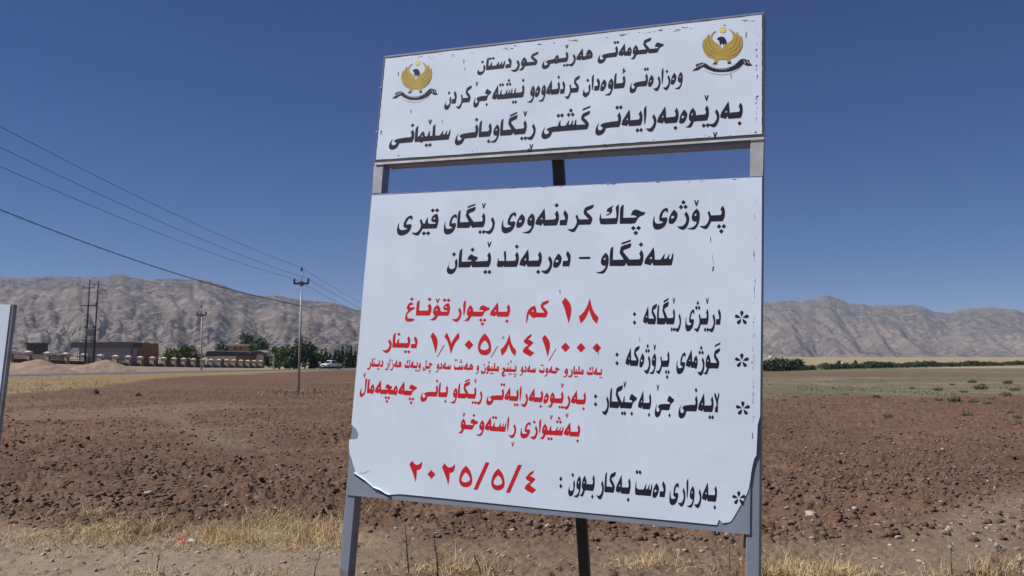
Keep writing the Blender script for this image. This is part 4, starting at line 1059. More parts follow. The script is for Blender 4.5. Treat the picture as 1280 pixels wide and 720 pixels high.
wall_box(h1, [(b[0] - .16, b[1] - .9), (c[0] + .5, c[1] - .6), (c[0] + .2, c[1] + .5), (b[0] - .5, b[1] + 1.2)], -1.5, zt - .12, 'brick_wall', 'brick_brown')
wall_box(h1, [(a2[0] + .2, a2[1] - .2), (b[0] + .2, b[1] + .2), (c[0], c[1]), (d[0], d[1])], zf + .06, zt - .08, 'roof', 'fascia_dark')
pane(h1, a, b, .30, .52, -.2, 1.3, 'window', 'wall_white'); pane(h1, a, b, .60, .88, -.2, 1.25, 'window', 'wall_white'); pane(h1, a, b, .1, .22, -.5, 1.9, 'door', 'glass_dark')
# reddish pyramid roof behind it
o = empty('pavilion', g3(at(130, 450, 262).x, 262), 'small pavilion with reddish pyramid roof peeping over the grey house', 'pavilion')
z = at(130, 422, 262).z - o.location.z; ze = at(130, 429, 262).z - o.location.z; m = MB(); m.add([(-2.2,-2.2,ze),(2.2,-2.2,ze),(2.2,2.2,ze),(-2.2,2.2,ze),(0,0,z)], [(0,1,4),(1,2,4),(2,3,4),(3,0,4),(3,2,1,0)]); m.build('roof', 'roof_red', o)
m = MB()
for sx in (-1.8, 1.8):
    for sy in (-1.8, 1.8): m.box(sx - .12, sx + .12, sy - .12, sy + .12, -.5, ze)
m.build('post', 'brown_stone', o)
# small dark shed at the left
o = empty('small_shed', g3(at(42, 450, 200).x, 200), 'small dark flat roofed shed behind the fence at far left', 'shed')
w0, w1 = at(33, 440, 200).x - o.location.x, at(51, 440, 200).x - o.location.x; zt = at(42, 428.5, 200).z - o.location.z
m = MB(); m.box(w0, w1, 0, 3, -1.5, zt - .35); m.build('wall', 'shed_green', o); m = MB(); m.box(w0 - .3, w1 + .2, -.3, 3.3, zt - .35, zt); m.build('roof', 'shed_green', o)
m = MB(); m.box(w0 + 1.0, w0 + 1.9, -.04, .02, zt - 1.6, zt - .5); m.build('window', 'glass_dark', o)
# 2: dark roofed house with white walls and tin canopy
Y2 = 264
o = empty('dark_roof_house', g3(at(295, 455, Y2).x, Y2), 'low house with dark roof edge, white walls and a grey rounded canopy', 'house')
X = lambda px: at(px, 450, Y2).x - o.location.x
Z = lambda py: at(295, py, Y2).z - o.location.z
m = MB(); m.box(X(259), X(295), 0, 7, -1, Z(444)); m.build('wall', 'wall_white', o)
m = MB(); m.box(X(295.4), X(316), .2, 7, -1, Z(444)); m.build('brick_wall', 'brick_brown', o)
m = MB(); m.add([(X(260), -1, Z(439)), (X(318), -1, Z(440.5)), (X(318), 7.5, Z(439.2)), (X(260), 7.5, Z(437.8)), (X(257), -1, Z(445.2)), (X(318), -1, Z(445.2)), (X(318), 7.5, Z(445.2)), (X(257), 7.5, Z(445.2))], [(0,1,2,3),(7,6,5,4),(4,5,1,0),(5,6,2,1),(6,7,3,2),(7,4,0,3)]); m.build('roof', 'fascia_dark', o)
m = MB(); n = 12; x0, x1 = X(313), X(333)
vs = []
for k in range(n + 1):
    t = k / n; x = x0 + (x1 - x0) * t; zz = Z(441.5) + (Z(438) - Z(441.5)) * math.sin(math.pi * t) ** .6; vs += [(x, -1.5, zz), (x, 5, zz + .1), (x, -1.5, zz - .25), (x, 5, zz - .15)]
fs = []
for k in range(n): i = 4 * k; fs += [(i, i + 4, i + 5, i + 1), (i + 2, i + 3, i + 7, i + 6), (i, i + 2, i + 6, i + 4), (i + 1, i + 5, i + 7, i + 3)]
m.add(vs, fs); m.build('canopy', 'roof_tin', o)
m = MB(); 
cx = (x0 + x1) / 2; hw = (x1 - x0) * .3; vs = [(cx - hw, 1.5, -1), (cx + hw, 1.5, -1)]; 
arc = [(cx + hw * math.cos(math.pi * k / 10), 1.5, Z(452) + (Z(442.5) - Z(452)) * math.sin(math.pi * k / 10)) for k in range(11)]
vs = [(cx - hw, 1.5, -1), (cx + hw, 1.5, -1)] + arc; vs2 = [(x, 1.7, z) for x, y, z in vs]; nn = len(vs)
m.add(vs + vs2, [tuple(range(nn)), tuple(range(2 * nn - 1, nn - 1, -1))] + [(i, (i + 1) % nn, nn + (i + 1) % nn, nn + i) for i in range(nn)]); m.build('arched_wall', 'wall_white', o)
for px in (262, 276, 290): 
    m = MB(); m.box(X(px), X(px + 4), -.05, .03, .2, Z(449)); m.build('window', 'glass_dark', o)
for px in (314.5, 331.5):
    m = MB(); m.box(X(px) - .1, X(px) + .1, -1.3, -1.1, -1, Z(441)); m.build('post', 'iron_dark', o)
# 3: ochre house higher up behind
Y3 = 300
o = empty('ochre_house', g3(at(295, 455, Y3).x, Y3), 'small ochre house with overhanging flat roof standing above the dark roof', 'house')
X = lambda px: at(px, 450, Y3).x - o.location.x
Z = lambda py: at(295, py, Y3).z - o.location.z
m = MB(); m.box(X(285.5), X(304), 0, 5, -1, Z(432)); m.build('wall', 'ochre', o)
m = MB(); m.box(X(283), X(306), -1, 6, Z(432.2), Z(430)); m.build('roof', 'cream_stone', o)
m = MB(); m.box(X(292), X(295.5), -.04, .05, Z(437.5), Z(434.2)); m.build('window', 'glass_dark', o)
m = MB(); m.box(X(299), X(301.5), -.04, .05, Z(437.5), Z(434.2)); m.build('window', 'glass_dark', o)

# ------------------------------------------------------------------ trees, bushes
def foliage(name, mt, lobes, nf, size, seed, parent=None, dens=.6):
    """leaf clumps spread through lumpy lobes"""
    rg = np.random.default_rng(seed); V = []; 
    wts = np.array([l[3] * l[4] * l[5] for l in lobes]) ** .75; wts /= wts.sum()
    for l, wgt in zip(lobes, wts):
        n = max(4, int(nf * wgt)); d = rg.normal(size=(n, 3)); d /= np.linalg.norm(d, axis=1)[:, None]
        rr = rg.random(n) ** dens; lump = .78 + .5 * (vnoise(d[:, 0] * 2.4 + seed, d[:, 1] * 2.4 + d[:, 2] * 3, seed))
        c = np.array(l[:3]) + d * (rr * lump)[:, None] * np.array(l[3:6])
        u = rg.normal(size=(n, 3)); u /= np.linalg.norm(u, axis=1)[:, None]; v = np.cross(u, rg.normal(size=(n, 3))); v /= np.linalg.norm(v, axis=1)[:, None]
        s = size * rg.uniform(.5, 1.3, n)[:, None]
        q = np.stack([c - u * s - v * s * .35, c + u * s * .2 - v * s * .6, c + u * s + v * s * .3, c - u * s * .1 + v * s * .65], 1); V.append(q)
    V = np.concatenate(V).reshape(-1, 3); Fq = np.arange(len(V)).reshape(-1, 4)
    o = nparr(name, V, Fq, mt, parent); return o
def tree(px, pyb, pyt, wpx, Y, label, mt='leaf_dark', seed=1, conical=False, group='trees behind the roadside fence', nf=1500, trunk=.18, cat='tree', name='broad_tree'):
    if px < 345: Y += 50
    b = g3(at(px, pyb, Y).x, Y); H = at(px, pyt, Y).z - b.z; W = wpx / F * Y / 2 * 1.12
    o = empty(name, b, label, cat, group)
    rg = random.Random(seed); lobes = []
    if conical:
        for k in range(6):
            t = k / 5; lobes.append((rg.uniform(-.08, .08) * W, 0, H * (.16 + .72 * t), W * (1 - .82 * t) + .1, W * (1 - .82 * t) + .1, H * .17))
    else:
        z0 = H * .18
        lobes.append((0, 0, H * .5, W * .85, W * .85, H * .44))
        for k in range(9):
            a = rg.random() * 6.28; r = rg.uniform(.35, .78) * W; z = rg.uniform(.14, .84) * H; s = rg.uniform(.32, .54) * (1.1 - .5 * abs(z / H - .5))
            lobes.append((r * math.cos(a), r * math.sin(a), z, W * s, W * s, min(H * .22, W * s)))
    foliage('crown', mt, lobes, nf, max(.10, .016 * Y / 10), seed, o)
    m = MB(); m.tube([(0, 0, -.3), (.05, 0, H * .3), (0, .05, H * .62)], [trunk, trunk * .75, trunk * .3], 7)
    for k in range(5):
        a = rg.random() * 6.28; z = H * rg.uniform(.22, .45); m.tube([(0, 0, z), (math.cos(a) * W * .35, math.sin(a) * W * .35, z + H * .16), (math.cos(a) * W * .55, math.sin(a) * W * .55, z + H * .3)], [trunk * .45, trunk * .3, trunk * .1], 5)
    m.build('trunk', 'bark', o, smooth=True); return o
tree(214, 452, 436, 22, 205, 'low bright green bush at the right end of the brick house', 'leaf_olive', 21, nf=900, name='leafy_bush', cat='bush')
tree(232, 452, 432, 26, 212, 'rounded bright green tree beside the brick house, behind the fence', 'leaf_olive', 22, nf=1300)
tree(247, 452, 440, 13, 214, 'small green bush left of the dark roofed house', 'leaf_olive', 23, nf=700, name='leafy_bush', cat='bush')
tree(281, 452, 424, 15, 290, 'slender dark tree left of the ochre house', 'leaf_dark', 24, nf=900)
tree(307, 455, 410, 19, 280, 'tallest dark tree, just right of the ochre house', 'leaf_dark', 25, nf=1500)
tree(318, 456, 421, 27, 272, 'broad dark green tree behind the rounded canopy', 'leaf_dark', 26, nf=1500)
tree(349, 460, 432, 27, 215, 'olive green tree right of the canopy house', 'leaf_olive', 27, nf=1500)
tree(362, 461, 430, 25, 212, 'dense olive tree just left of the tall grey pole', 'leaf_dark', 28, nf=1500)
tree(381, 461, 418, 31, 214, 'big rounded dark tree behind the tall grey power pole', 'leaf_dark', 29, nf=2200)
tree(394, 461, 442, 16, 216, 'lower dark bush at the right foot of the big rounded tree', 'leaf_dark', 30, nf=900, name='leafy_bush', cat='bush')
tree(337, 459, 445, 14, 218, 'small dark bush at the right end of the canopy house', 'leaf_dark', 33, nf=700, name='leafy_bush', cat='bush')
con = None
for i, px in enumerate((402, 407, 412, 418, 423, 428, 433, 438, 443, 449, 456, 464)):
    ht = (21, 23, 18, 20, 22, 24, 21, 25, 20, 22, 20, 21)[i]; Y = 232 + (i % 3) * 3
    b = g3(at(px, 459, Y).x, Y)
    if con is None:
        con = tree(px, 459, 459 - 21, 8, Y, 'dark young conifer in the row behind the white car', 'leaf_dark', 31, conical=True, group='conifers behind the white car', nf=600, trunk=.08, name='conifer_tree')
    else:
        dup(con, b, i * 1.3, (1, 1, ht / 21))
# hedge on the far right side of the field
protos = []
for s in range(3):
    rg = random.Random(50 + s); W, H = 1.75, 2.0
    lobes = [(0, 0, H * .5, W, W, H * .48)] + [(rg.uniform(-1.1, 1.1), rg.uniform(-1, 1), H * rg.uniform(.35, .75), .8, .8, .6) for _ in range(5)]
    protos.append((lobes, s))
hp = []
for i in range(96):
    t = i / 95
    px = 958 + (1300 - 958) * t; yb = 464.2 - 7.6 * t ** .75; Y = 1.7 * F / (yb - 452) * (1 + .02 * math.sin(i * 5.1))
    x = at(px, 452, Y).x; s = (.66 + .16 * math.sin(i * 2.3) ** 2 + .12 * math.sin(i * .37)) * (1 + .45 * t) * .86
    if .17 < t < .205 or .095 < t < .105: continue
    if t < .11: s *= 1.55
    if .11 < t < .26: s *= .85
    k = i % 3
    if len(hp) < 3:
        lobes, sd = protos[len(hp)]
        o = foliage('hedge_tree', 'leaf_hedge', lobes, 620, .19, 60 + len(hp)); tag(o, 'dark green bushy tree in the long row across the far side of the field', 'tree', 'row of trees across the far side of the field')
        hp.append(o); o.location = g3(x, Y, -.1); o.scale = (s, s, s)
    else:
        o = hp[k].copy(); COL.objects.link(o); o.location = g3(x, Y, -.1); o.scale = (s * (1.25 + .2 * math.sin(i)), s * 1.25, s * (1 + .14 * math.sin(i * 3.7))); o.rotation_euler = (0, 0, i * 1.7)
tree(1049, 461, 451.5, 5, 330, 'slim dark tree standing up out of the hedge row', 'leaf_dark', 71, nf=260, group='taller trees in the far row', conical=True)
tree(1070, 460, 451, 6, 345, 'second slim dark tree rising from the hedge, next to the low sheds', 'leaf_dark', 72, nf=260, group='taller trees in the far row', conical=True)
# far sheds and a tank at the foot of the mountain
def far_box(px0, px1, pyt, Y, label, name, cat, mt, mr, dep=8):
    x0, x1 = at(px0, 450, Y).x, at(px1, 450, Y).x; o = empty(name, g3((x0 + x1) / 2, Y), label, cat); H = at(px0, pyt, Y).z - o.location.z; w_ = (x1 - x0) / 2
    m = MB(); m.box(-w_, w_, 0, dep, -1, H * .75); m.build('wall', mt, o); m = MB(); m.add([(-w_ * 1.04, -.5, H * .752), (w_ * 1.04, -.5, H * .752), (w_ * 1.04, dep + .5, H * .752), (-w_ * 1.04, dep + .5, H * .752), (-w_ * 1.04, dep / 2, H), (w_ * 1.04, dep / 2, H)], [(0,1,5,4),(2,3,4,5),(0,4,3),(1,2,5),(3,2,1,0)]); m.build('roof', mr, o)
    m = MB(); m.box(-w_ * .3, w_ * .1, -.06, .02, .2, H * .55); m.build('door', 'glass_dark', o)
far_box(1090, 1119, 452.3, 520, 'long low pale shed beyond the hedge, below the mountain', 'farm_shed', 'shed', 'wall_white', 'fascia_dark')
far_box(1054, 1062, 452.5, 470, 'tiny white hut beyond the hedge, left of the long shed', 'white_hut', 'hut', 'wall_white', 'roof_tin', 4)
x = at(964, 450, 640); o = empty('water_tower', g3(x.x, 640), 'thin white water tower on the yellow slope beside the big sign', 'tower'); H = at(964, 444.5, 640).z - o.location.z
m = MB(); m.lathe([(.7, 0), (.7, H * .55), (1.6, H * .62), (1.7, H * .95), (.6, H)], 12); m.build('tank', 'wall_white', o)

# ------------------------------------------------------------------ white car on the road
cb = gp(413.5, 462); cb.z = gz(cb.x, cb.y) + .17
car = empty('parked_car', cb, 'white pickup style car on the road, facing the viewer', 'car')
car.rotation_euler = (0, 0, math.atan2(rdir.y, rdir.x) + math.pi - .35)
prof = [(-2.3,.45),(-2.3,.95),(-2.15,1.05),(-1.2,1.08),(-.95,1.12),(-.75,1.15),(.75,1.15),(2.0,1.0),(2.28,.85),(2.3,.45)]   # x forward
def extr(pr, y, name, mt, taper=None):
    m = MB(); n = len(pr); vs = [(x, -y * (taper(z) if taper else 1), z) for x, z in pr] + [(x, y * (taper(z) if taper else 1), z) for x, z in pr]
    m.add(vs, [tuple(range(n)), tuple(range(2 * n - 1, n - 1, -1))] + [(i, n + i, n + (i + 1) % n, (i + 1) % n) for i in range(n)]); return m.build(name, mt, car, bevel=.05)
extr(prof, .93, 'body', 'car_white')
cabp = [(-1.0,1.14),(-.75,1.72),(-.5,1.78),(.35,1.78),(.55,1.7),(1.15,1.14)]
extr(cabp, .86, 'cabin', 'car_white', lambda z: 1 - .14 * max(0, z - 1.14) / .64)
m = MB(); m.add([(1.13,-.72,1.2),(1.13,.72,1.2),(.62,.66,1.66),(.62,-.66,1.66)], [(0,1,2,3)]); m.build('windscreen', 'glass_dark', car).location = (.03, 0, .02)
for s in (-1, 1):
    m = MB(); m.add([(-.75,s*.868,1.2),(.9,s*.868,1.2),(.45,s*.79,1.66),(-.6,s*.79,1.66)], [(0,1,2,3)]); m.build('side_window', 'glass_dark', car).location = (0, s * .01, 0)
    for x in (-1.4, 1.45):
        m = MB(); m.lathe([(.2,-.1),(.36,-.1),(.38,0),(.36,.1),(.2,.1)], 16, (x, s * .84, .36), axis='y'); wq = m.build('wheel', 'tyre', car)
        m = MB(); m.lathe([(.05,-.02),(.21,0),(.2,.03),(.04,.05)], 12, (x, s * .92, .36), axis='y'); m.build('rim', 'galvanised', wq)
    m = MB(); m.box(2.24, 2.33, s * .72 - .16, s * .72 + .16, .74, .9); m.build('headlight', 'lamp_glass', car, bevel=.02)
    m = MB(); m.box(.72, .86, s * .96 - .1, s * .96 + .1, 1.12, 1.26); m.build('mirror', 'car_white', car, bevel=.02)
m = MB(); m.box(2.25, 2.32, -.5, .5, .62, .88); m.build('grille', 'fascia_dark', car)
m = MB(); m.box(2.2, 2.4, -.9, .9, .38, .58); m.build('bumper', 'fascia_dark', car, bevel=.03)
m = MB(); m.box(2.405, 2.42, -.26, .26, .42, .53); m.build('number_plate', 'wall_white', car)
# small brown marker post left of the car
p = g3(at(399.5, 460, 205).x, 205); o = empty('marker_post', p, 'short brown post with a small plate left of the white car', 'post')
m = MB(); m.box(-.12, .12, -.1, .1, -.2, 1.2); m.build('post', 'brick_brown', o); m = MB(); m.box(-.3, .3, -.06, .06, 1.2, 1.75); m.build('plate', 'cream_stone', o)
p = g3(at(342, 460, 200).x, 200); m = MB(); m.tube([(0, 0, -.3), (0, 0, 3.6)], .14, 8); o = m.build('concrete_post', 'concrete'); o.location = p; tag(o, 'short pale concrete post at the roadside left of the tall pole', 'post')

# ------------------------------------------------------------------ weeds in the right-hand field
wp = None
weeds = [(1027.6,509,11),(1110,520,13),(1209.6,518.5,16),(1262.7,515,14),(1270.7,521,14),(1130,503,7),(1155,500.5,10),(1173.7,499,12),(1193.6,500.5,20),(1216,501.5,15),(1234,504,13),(1095,495,12),(1057,491.5,9),(1081,509.5,7),(980,500.5,8),(994,495,9),(1240,498,10),(1258,494,16),(1205,488.5,12),(1172,486,14),(1226,484.5,18),(1268,486,15),(1140,484,9),(1290,506,12),(1302,519,15),(1260,478,14),(1215,477,12),(1190,480,9)]
for i, (px, py, wd) in enumerate(weeds):
    q = gp(px, py + 2); s = wd / F * q.y / 2 / .5
    if wp is None:
        lob = [(0, 0, .16, .42, .42, .2)] + [(.3 * math.cos(k * 1.3), .3 * math.sin(k * 1.3), .16 + .05 * (k % 2), .24, .24, .17) for k in range(5)]
        wp = foliage('field_shrub', 'leaf_grey', lob, 520, .055, 91); o = wp
        tag(o, 'low grey green shrub growing in the right hand field', 'shrub', 'grey green shrubs scattered over the right field')
    else: o = wp.copy(); COL.objects.link(o)
    o.location = g3(q.x, q.y, .0); o.scale = (s, s, s * (.7 + .3 * math.sin(i * 2.1) ** 2)); o.rotation_euler = (0, 0, i * 1.1)
# left verge: two dark shrubs
for (px, py, wd, lab) in ((120, 492, 11, 'small olive shrub on the yellow verge, left end of the ploughed field'), (173, 495, 9, 'dark little shrub where yellow verge meets ploughed field')):
    q = gp(px, py + 1); s = wd / F * q.y / 2 / .5
    o = foliage('verge_shrub', 'leaf_grey', [(0, 0, .2, .42, .42, .25)], 500, .06, int(px)); tag(o, lab, 'shrub'); o.location = g3(q.x, q.y); o.scale = (s, s, s * 1.2)

# ------------------------------------------------------------------ grass, stubble, stones
def blades(name, xs, ys, h, wdt, mt, seed, lean=.5, kind='stuff', parent=None):
    rg = np.random.default_rng(seed); n = len(xs); z = groundz(xs, ys) - .01
    a = rg.random(n) * 6.283; b = rg.random(n) * 6.283; hh = h * rg.uniform(.35, 1.25, n); ln = hh * lean * rg.random(n)
    dx, dy = np.cos(a), np.sin(a); ox, oy = np.cos(b) * wdt / 2, np.sin(b) * wdt / 2
    p0 = np.stack([xs - ox, ys - oy, z], -1); p1 = np.stack([xs + ox, ys + oy, z], -1)
    mx = xs + dx * ln * .35; my = ys + dy * ln * .35; mz = z + hh * .6
    p2 = np.stack([mx + ox * .7, my + oy * .7, mz], -1); p3 = np.stack([mx - ox * .7, my - oy * .7, mz], -1)
    tx = xs + dx * ln; ty = ys + dy * ln; tz = z + hh
    p4 = np.stack([tx + ox * .15, ty + oy * .15, tz], -1); p5 = np.stack([tx - ox * .15, ty - oy * .15, tz], -1)
    V = np.stack([p0, p1, p2, p3, p4, p5], 1).reshape(-1, 3); k = np.arange(n)[:, None] * 6
    Fq = np.concatenate([k + np.array([[0, 1, 2, 3]]), k + np.array([[3, 2, 4, 5]])])
    o = nparr(name, V, Fq, mt, parent)
    if kind: tag(o, kind=kind)
    return o
def clumps(cl, per, spread, rg):
    xs, ys = [], []
    for x, y, s in cl:
        n = int(per * s); xs.append(x + rg.normal(size=n) * spread * s ** .5); ys.append(y + rg.normal(size=n) * spread * .8 * s ** .5)
    return np.concatenate(xs), np.concatenate(ys)
rg = np.random.default_rng(5)
cl = []
for px, py, s in [(15, 652, 1.2), (30, 662, .8), (62, 664, .9), (90, 668, .7), (120, 662, .6), (150, 656, 1.2), (172, 652, 1.5), (188, 660, 1.4), (205, 655, 1), (160, 672, 1.0), (130, 676, .8), (250, 668, 1), (268, 662, 1.3), (285, 670, 1.2), (300, 658, .8), (330, 652, 1.5), (352, 648, 1.7), (370, 656, 1.4), (392, 660, 1.2), (412, 664, 1.2), (345, 670, 1.2), (380, 674, 1.1), (310, 676, .8), (60, 682, .6), (10, 676, .7), (230, 680, .5), (430, 676, 1.0), (560, 704, .9), (590, 708, .8), (545, 712, .6), (615, 716, .5), (800, 700, .8), (812, 702, .5), (960, 712, 1.2), (975, 716, 1.1), (990, 712, .9), (1010, 718, .7), (955, 722, 1.2), (1120, 718, .5), (1060, 722, .6), (1190, 719, .5), (1240, 720, .8), (1262, 716, .6), (1290, 706, .8), (330, 712, .5), (300, 716, .6), (180, 720, .5)]:
    q = gp(px, min(py + 6, 722)); cl.append((q.x, q.y, s))
for k in range(46):
    y = rg.uniform(8.2, 10.4); cl.append((rg.uniform(-6.5, -1.6), y, rg.uniform(.05, .22)))
xs, ys = clumps(cl, 105, .16, rg)
patch = fbm(xs / .8, ys / .5, 3, 320); keep = rg.random(len(xs)) < .75 * sstep(.38, .6, patch) + .1
blades('dry_grass', xs[keep], ys[keep], .15, .005, 'straw', 3, 1.6)
xs, ys = clumps(cl, 240, .26, rg); patch = fbm(xs / .6, ys / .35, 3, 330); keep = rg.random(len(xs)) < sstep(.40, .6, patch)
blades('flattened_straw', xs[keep], ys[keep], .055, .006, 'straw', 13, 4.5)
# thin litter of straw on the near ground
n = 26000; xs = rg.uniform(-8, 7, n); ys = rg.uniform(5, 11.5, n); d, *_ = zones(xs, ys); keep = rg.random(n) < d * .75 * sstep(.3, .6, fbm(xs / .7, ys / .5, 3, 350)) + .05
blades('straw_stubble', xs[keep], ys[keep], .035, .005, 'straw', 4, 4.0)
n = 36000; ys = 1 / rg.uniform(1 / 118., 1 / 27., n); xs = rg.uniform(-.66, .1, n) * ys; dz, yl, *_ = zones(xs, ys); cn = fbm(xs / 1.2, ys / 2.4, 3, 300)
keep = (rg.random(n) < yl * 1.0 * (cn > .50)) & (np.abs(road_sd(xs, ys)) > 4.6) & (road_sd(xs, ys) < 9)
blades('verge_grass', xs[keep], ys[keep], .17, .03, 'straw_far', 6, 1.2)
n = 9000; ys = 1 / rg.uniform(1 / 150., 1 / 36., n); xs = rg.uniform(.1, .66, n) * ys; z_ = zones(xs, ys); keep = rg.random(n) < z_[4] * .8 * (fbm(xs / 1.5, ys / 2.5, 3, 310) > .5)
blades('field_weeds', xs[keep], ys[keep], .10, .06, 'leaf_grey', 7, .9)
n = 5000; ys = 1 / rg.uniform(1 / 150., 1 / 34., n); xs = rg.uniform(.1, .66, n) * ys; z_ = zones(xs, ys); keep = rg.random(n) < z_[3] * .8 * (fbm(xs / 2.5, ys / 2.5, 3, 312) > .5)
blades('fallow_straw', xs[keep], ys[keep], .08, .05, 'straw_far', 8, .9)
# grass ring at the foot of the tall pole
q = pb1; xs = q.x + rg.normal(size=700) * .9; ys = q.y + rg.normal(size=700) * 1.6
blades('pole_grass', xs, ys, .15, .03, 'straw_far', 9, .8)

def stones(name, n, ymin, ymax, smin, smax, mt, seed, band, power=5, jag=.35, sink=.15, flat_=.6, fieldonly=False):
    rg = np.random.default_rng(seed); ys = 1 / rg.uniform(1 / ymax, 1 / ymin, n); xs = rg.uniform(-.68, .68, n) * ys
    dz, yl, be, fa, gr, fm = zones(xs, ys); keep = (yl < .5) & (fa < .5)
    if fieldonly: keep &= (rg.random(n) ** .6 > dz * 1.5 + .02) & (rg.random(n) < (.22 + sstep(.30, .64, fbm(xs / 1.3, ys / 1.3, 4, 340))) * (.35 + .65 * sstep(9.5, 13, ys)))
    xs, ys = xs[keep], ys[keep]; n = len(xs)
    s = (smin + (smax - smin) * rg.random(n) ** power)
    ico = np.array([(0,0,1),(.89,0,.45),(.28,.85,.45),(-.72,.53,.45),(-.72,-.53,.45),(.28,-.85,.45),(.72,.53,-.45),(-.28,.85,-.45),(-.89,0,-.45),(-.28,-.85,-.45),(.72,-.53,-.45),(0,0,-1)])
    fc = np.array([(0,1,2),(0,2,3),(0,3,4),(0,4,5),(0,5,1),(1,6,2),(2,7,3),(3,8,4),(4,9,5),(5,10,1),(6,7,2),(7,8,3),(8,9,4),(9,10,5),(10,6,1),(11,7,6),(11,8,7),(11,9,8),(11,10,9),(11,6,10)])
    P = ico[None] * (1 + jag * 2 * (rg.random((n, 12, 1)) - .5)) * s[:, None, None] * rg.uniform(.6, 1.3, (n, 1, 3)) * np.array([1, 1, flat_])
    a = rg.random(n) * 6.28; ca, sa = np.cos(a)[:, None], np.sin(a)[:, None]
    X = P[..., 0] * ca - P[..., 1] * sa + xs[:, None]; Y = P[..., 0] * sa + P[..., 1] * ca + ys[:, None]; Zz = P[..., 2] + (groundz(xs, ys) + s * sink)[:, None]
    V = np.stack([X, Y, Zz], -1).reshape(-1, 3); Fq = (fc[None] + np.arange(n)[:, None, None] * 12).reshape(-1, 3)
    o = nparr(name, V, Fq, mt); tag(o, kind='stuff')
stones('field_stones', 3400, 7.3, 70, .008, .034, 'stone_pale', 12, 0)
stones('soil_clods', 66000, 8.7, 64, .007, .047, 'clod', 15, 0, 3.2, .45, .1, .7, True)
def stone(px, py, wpx, label, seed):
    q = gp(px, py); s = wpx / F * q.y / 2; bm = bmesh.new(); bmesh.ops.create_icosphere(bm, subdivisions=3, radius=1)
    rr = random.Random(seed); off = rr.random() * 50
    for v in bm.verts:
        n_ = fbm(np.array([v.co.x * 1.3 + off]), np.array([v.co.y * 1.3 + v.co.z * 1.7]), 3, seed)[0]; v.co *= .75 + .55 * n_; v.co = Vector((v.co.x * s * 1.1, v.co.y * s * .85, v.co.z * s * .55))
    me = bpy.data.meshes.new('pale_stone'); bm.to_mesh(me); bm.free(); me.materials.append(MATS['stone_pale']); o = bpy.data.objects.new('pale_stone', me); COL.objects.link(o)
    o.location = (q.x, q.y, float(groundz(q.x, q.y)) + s * .22); o.rotation_euler = (0, 0, rr.random() * 6); tag(o, label, 'stone', 'pale stones lying on the bare soil')
for a in ((1013.6, 647, 15, 'largest pale stone on the soil just right of the sign post', 1), (1097, 660, 8, 'flat pale stone on the soil, left of the tall thistle', 2), (1123, 674, 7, 'small whitish stone just left of the tall thistle stem', 3), (1015, 677, 7, 'small pale stone in front of the largest one, right of the sign', 4), (1069, 648, 8, 'grey pale stone between the largest stone and the flat one', 5), (185.6, 618, 12, 'pale flat stone above the dry grass in the left field', 6), (256, 608, 7, 'rounded pale stone in the left field, right of the flat one', 7), (78, 600, 9, 'pale broad stone in the left field near the frame edge', 8), (238, 596, 5, 'little white stone in the left field above the rounded one', 9)): stone(*a)

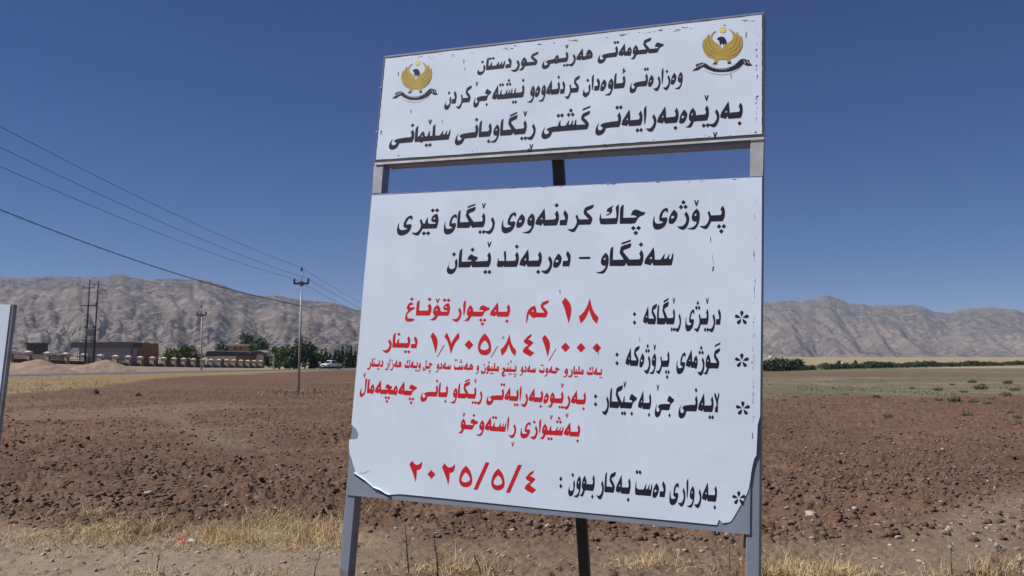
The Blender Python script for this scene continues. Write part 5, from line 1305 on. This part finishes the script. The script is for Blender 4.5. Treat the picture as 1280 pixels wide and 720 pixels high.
# ------------------------------------------------------------------ thistles, twigs, litter
def thistle(px, pyb, pyt, label, seed, heads, name='dry_thistle', lean=0.0):
    q = gp(px, min(pyb, 725)); q.z = float(groundz(q.x, q.y)); top = at(px + lean, pyt, q.y); H = top.z - q.z; o = empty(name, q, label, 'dry plant', 'dry stalks standing in the foreground')
    rr = random.Random(seed); lx = top.x - q.x
    m = MB(); m.tube([(0, 0, -.03), (lx * .3 + rr.uniform(-.012, .012), 0, H * .4), (lx * .8, rr.uniform(-.02, .02), H * .75), (lx, 0, H)], [.006, .005, .004, .003], 6)
    tips = [(Vector((lx, 0, H)), heads[0] if heads else 0)]
    for k in range(4):
        z = H * rr.uniform(.3, .85); a = rr.random() * 6.28; L = H * rr.uniform(.12, .3); e = Vector((lx * z / H + math.cos(a) * L * .7, math.sin(a) * L * .7, z + L * .7)); m.tube([(lx * z / H * .95, 0, z), (lx * z / H + math.cos(a) * L * .4, math.sin(a) * L * .4, z + L * .25), e], [.0035, .003, .002], 5)
        if len(heads) > 1 and k < len(heads) - 1: tips.append((e, heads[k + 1]))
    m.build('stem', 'twig' if not heads else 'thistle', o, smooth=True)
    for p, s in tips:
        if not s: continue
        h = MB(); h.lathe([(.003, -.02 * s), (.013 * s, -.012 * s), (.017 * s, .002 * s), (.012 * s, .015 * s), (.005 * s, .02 * s)], 9, p)
        for k in range(16):
            a = k * 2.399; el = -.4 + 1.6 * (k / 16); d = Vector((math.cos(a) * math.cos(el), math.sin(a) * math.cos(el), math.sin(el))); h.tube([p + d * .010 * s, p + d * (.028 + .022 * rr.random()) * s], [.0024 * s, .0005], 4)
        h.build('seed_head', 'thistle_head', o)
thistle(1191, 722, 663, 'tall pale thistle with spiky seed heads in the right foreground', 4, [1.7, 1.2], lean=-5)
thistle(1252, 724, 682, 'branched pale thistle near the lower right corner', 5, [1.2, 1.0, .8], lean=-6)
thistle(1276, 722, 700, 'short thistle at the right edge of the foreground', 6, [1.3])
thistle(913, 716, 668, 'thin pale thistle beside the right sign post, under the panel', 7, [1.3, 1.2], lean=-3)
thistle(512, 724, 655, 'bare dark twig under the panel, nearest the left sign post', 8, [], 'dry_twig', -6)
thistle(548, 724, 660, 'bare curved twig under the panel, second from the left post', 9, [], 'dry_twig', -6)
thistle(602, 724, 690, 'bare dark twig under the panel, left of the black brace', 10, [], 'dry_twig', -10)
thistle(196, 712, 692, 'tiny dark twig in the dusty foreground at left', 11, [], 'dry_twig', 3)
thistle(392, 722, 690, 'thin straw stalk just left of the left sign post', 12, [.5], lean=8)
q = gp(233.5, 678); q.z = float(groundz(q.x, q.y))
o = empty('crumpled_wrapper', q, 'crumpled red and white plastic wrapper lying in the dry grass', 'litter')
def crumple(x0, x1, mt, seed):
    n = 10; rr = random.Random(seed); m = MB(); vs = []
    for j in range(n):
        for i in range(n):
            u, v = i / (n - 1), j / (n - 1); vs.append((x0 + (x1 - x0) * u + rr.uniform(-.006, .006), (v - .5) * .07 + rr.uniform(-.006, .006), .02 + .035 * math.sin(math.pi * v) * (.6 + .4 * math.sin(u * 9 + seed)) + rr.uniform(-.007, .007)))
    m.add(vs, [(j * n + i, j * n + i + 1, (j + 1) * n + i + 1, (j + 1) * n + i) for j in range(n - 1) for i in range(n - 1)]); return m.build('wrapper_half', mt, o)
crumple(-.085, .012, 'litter_red', 1); crumple(.0, .075, 'litter_white', 2)
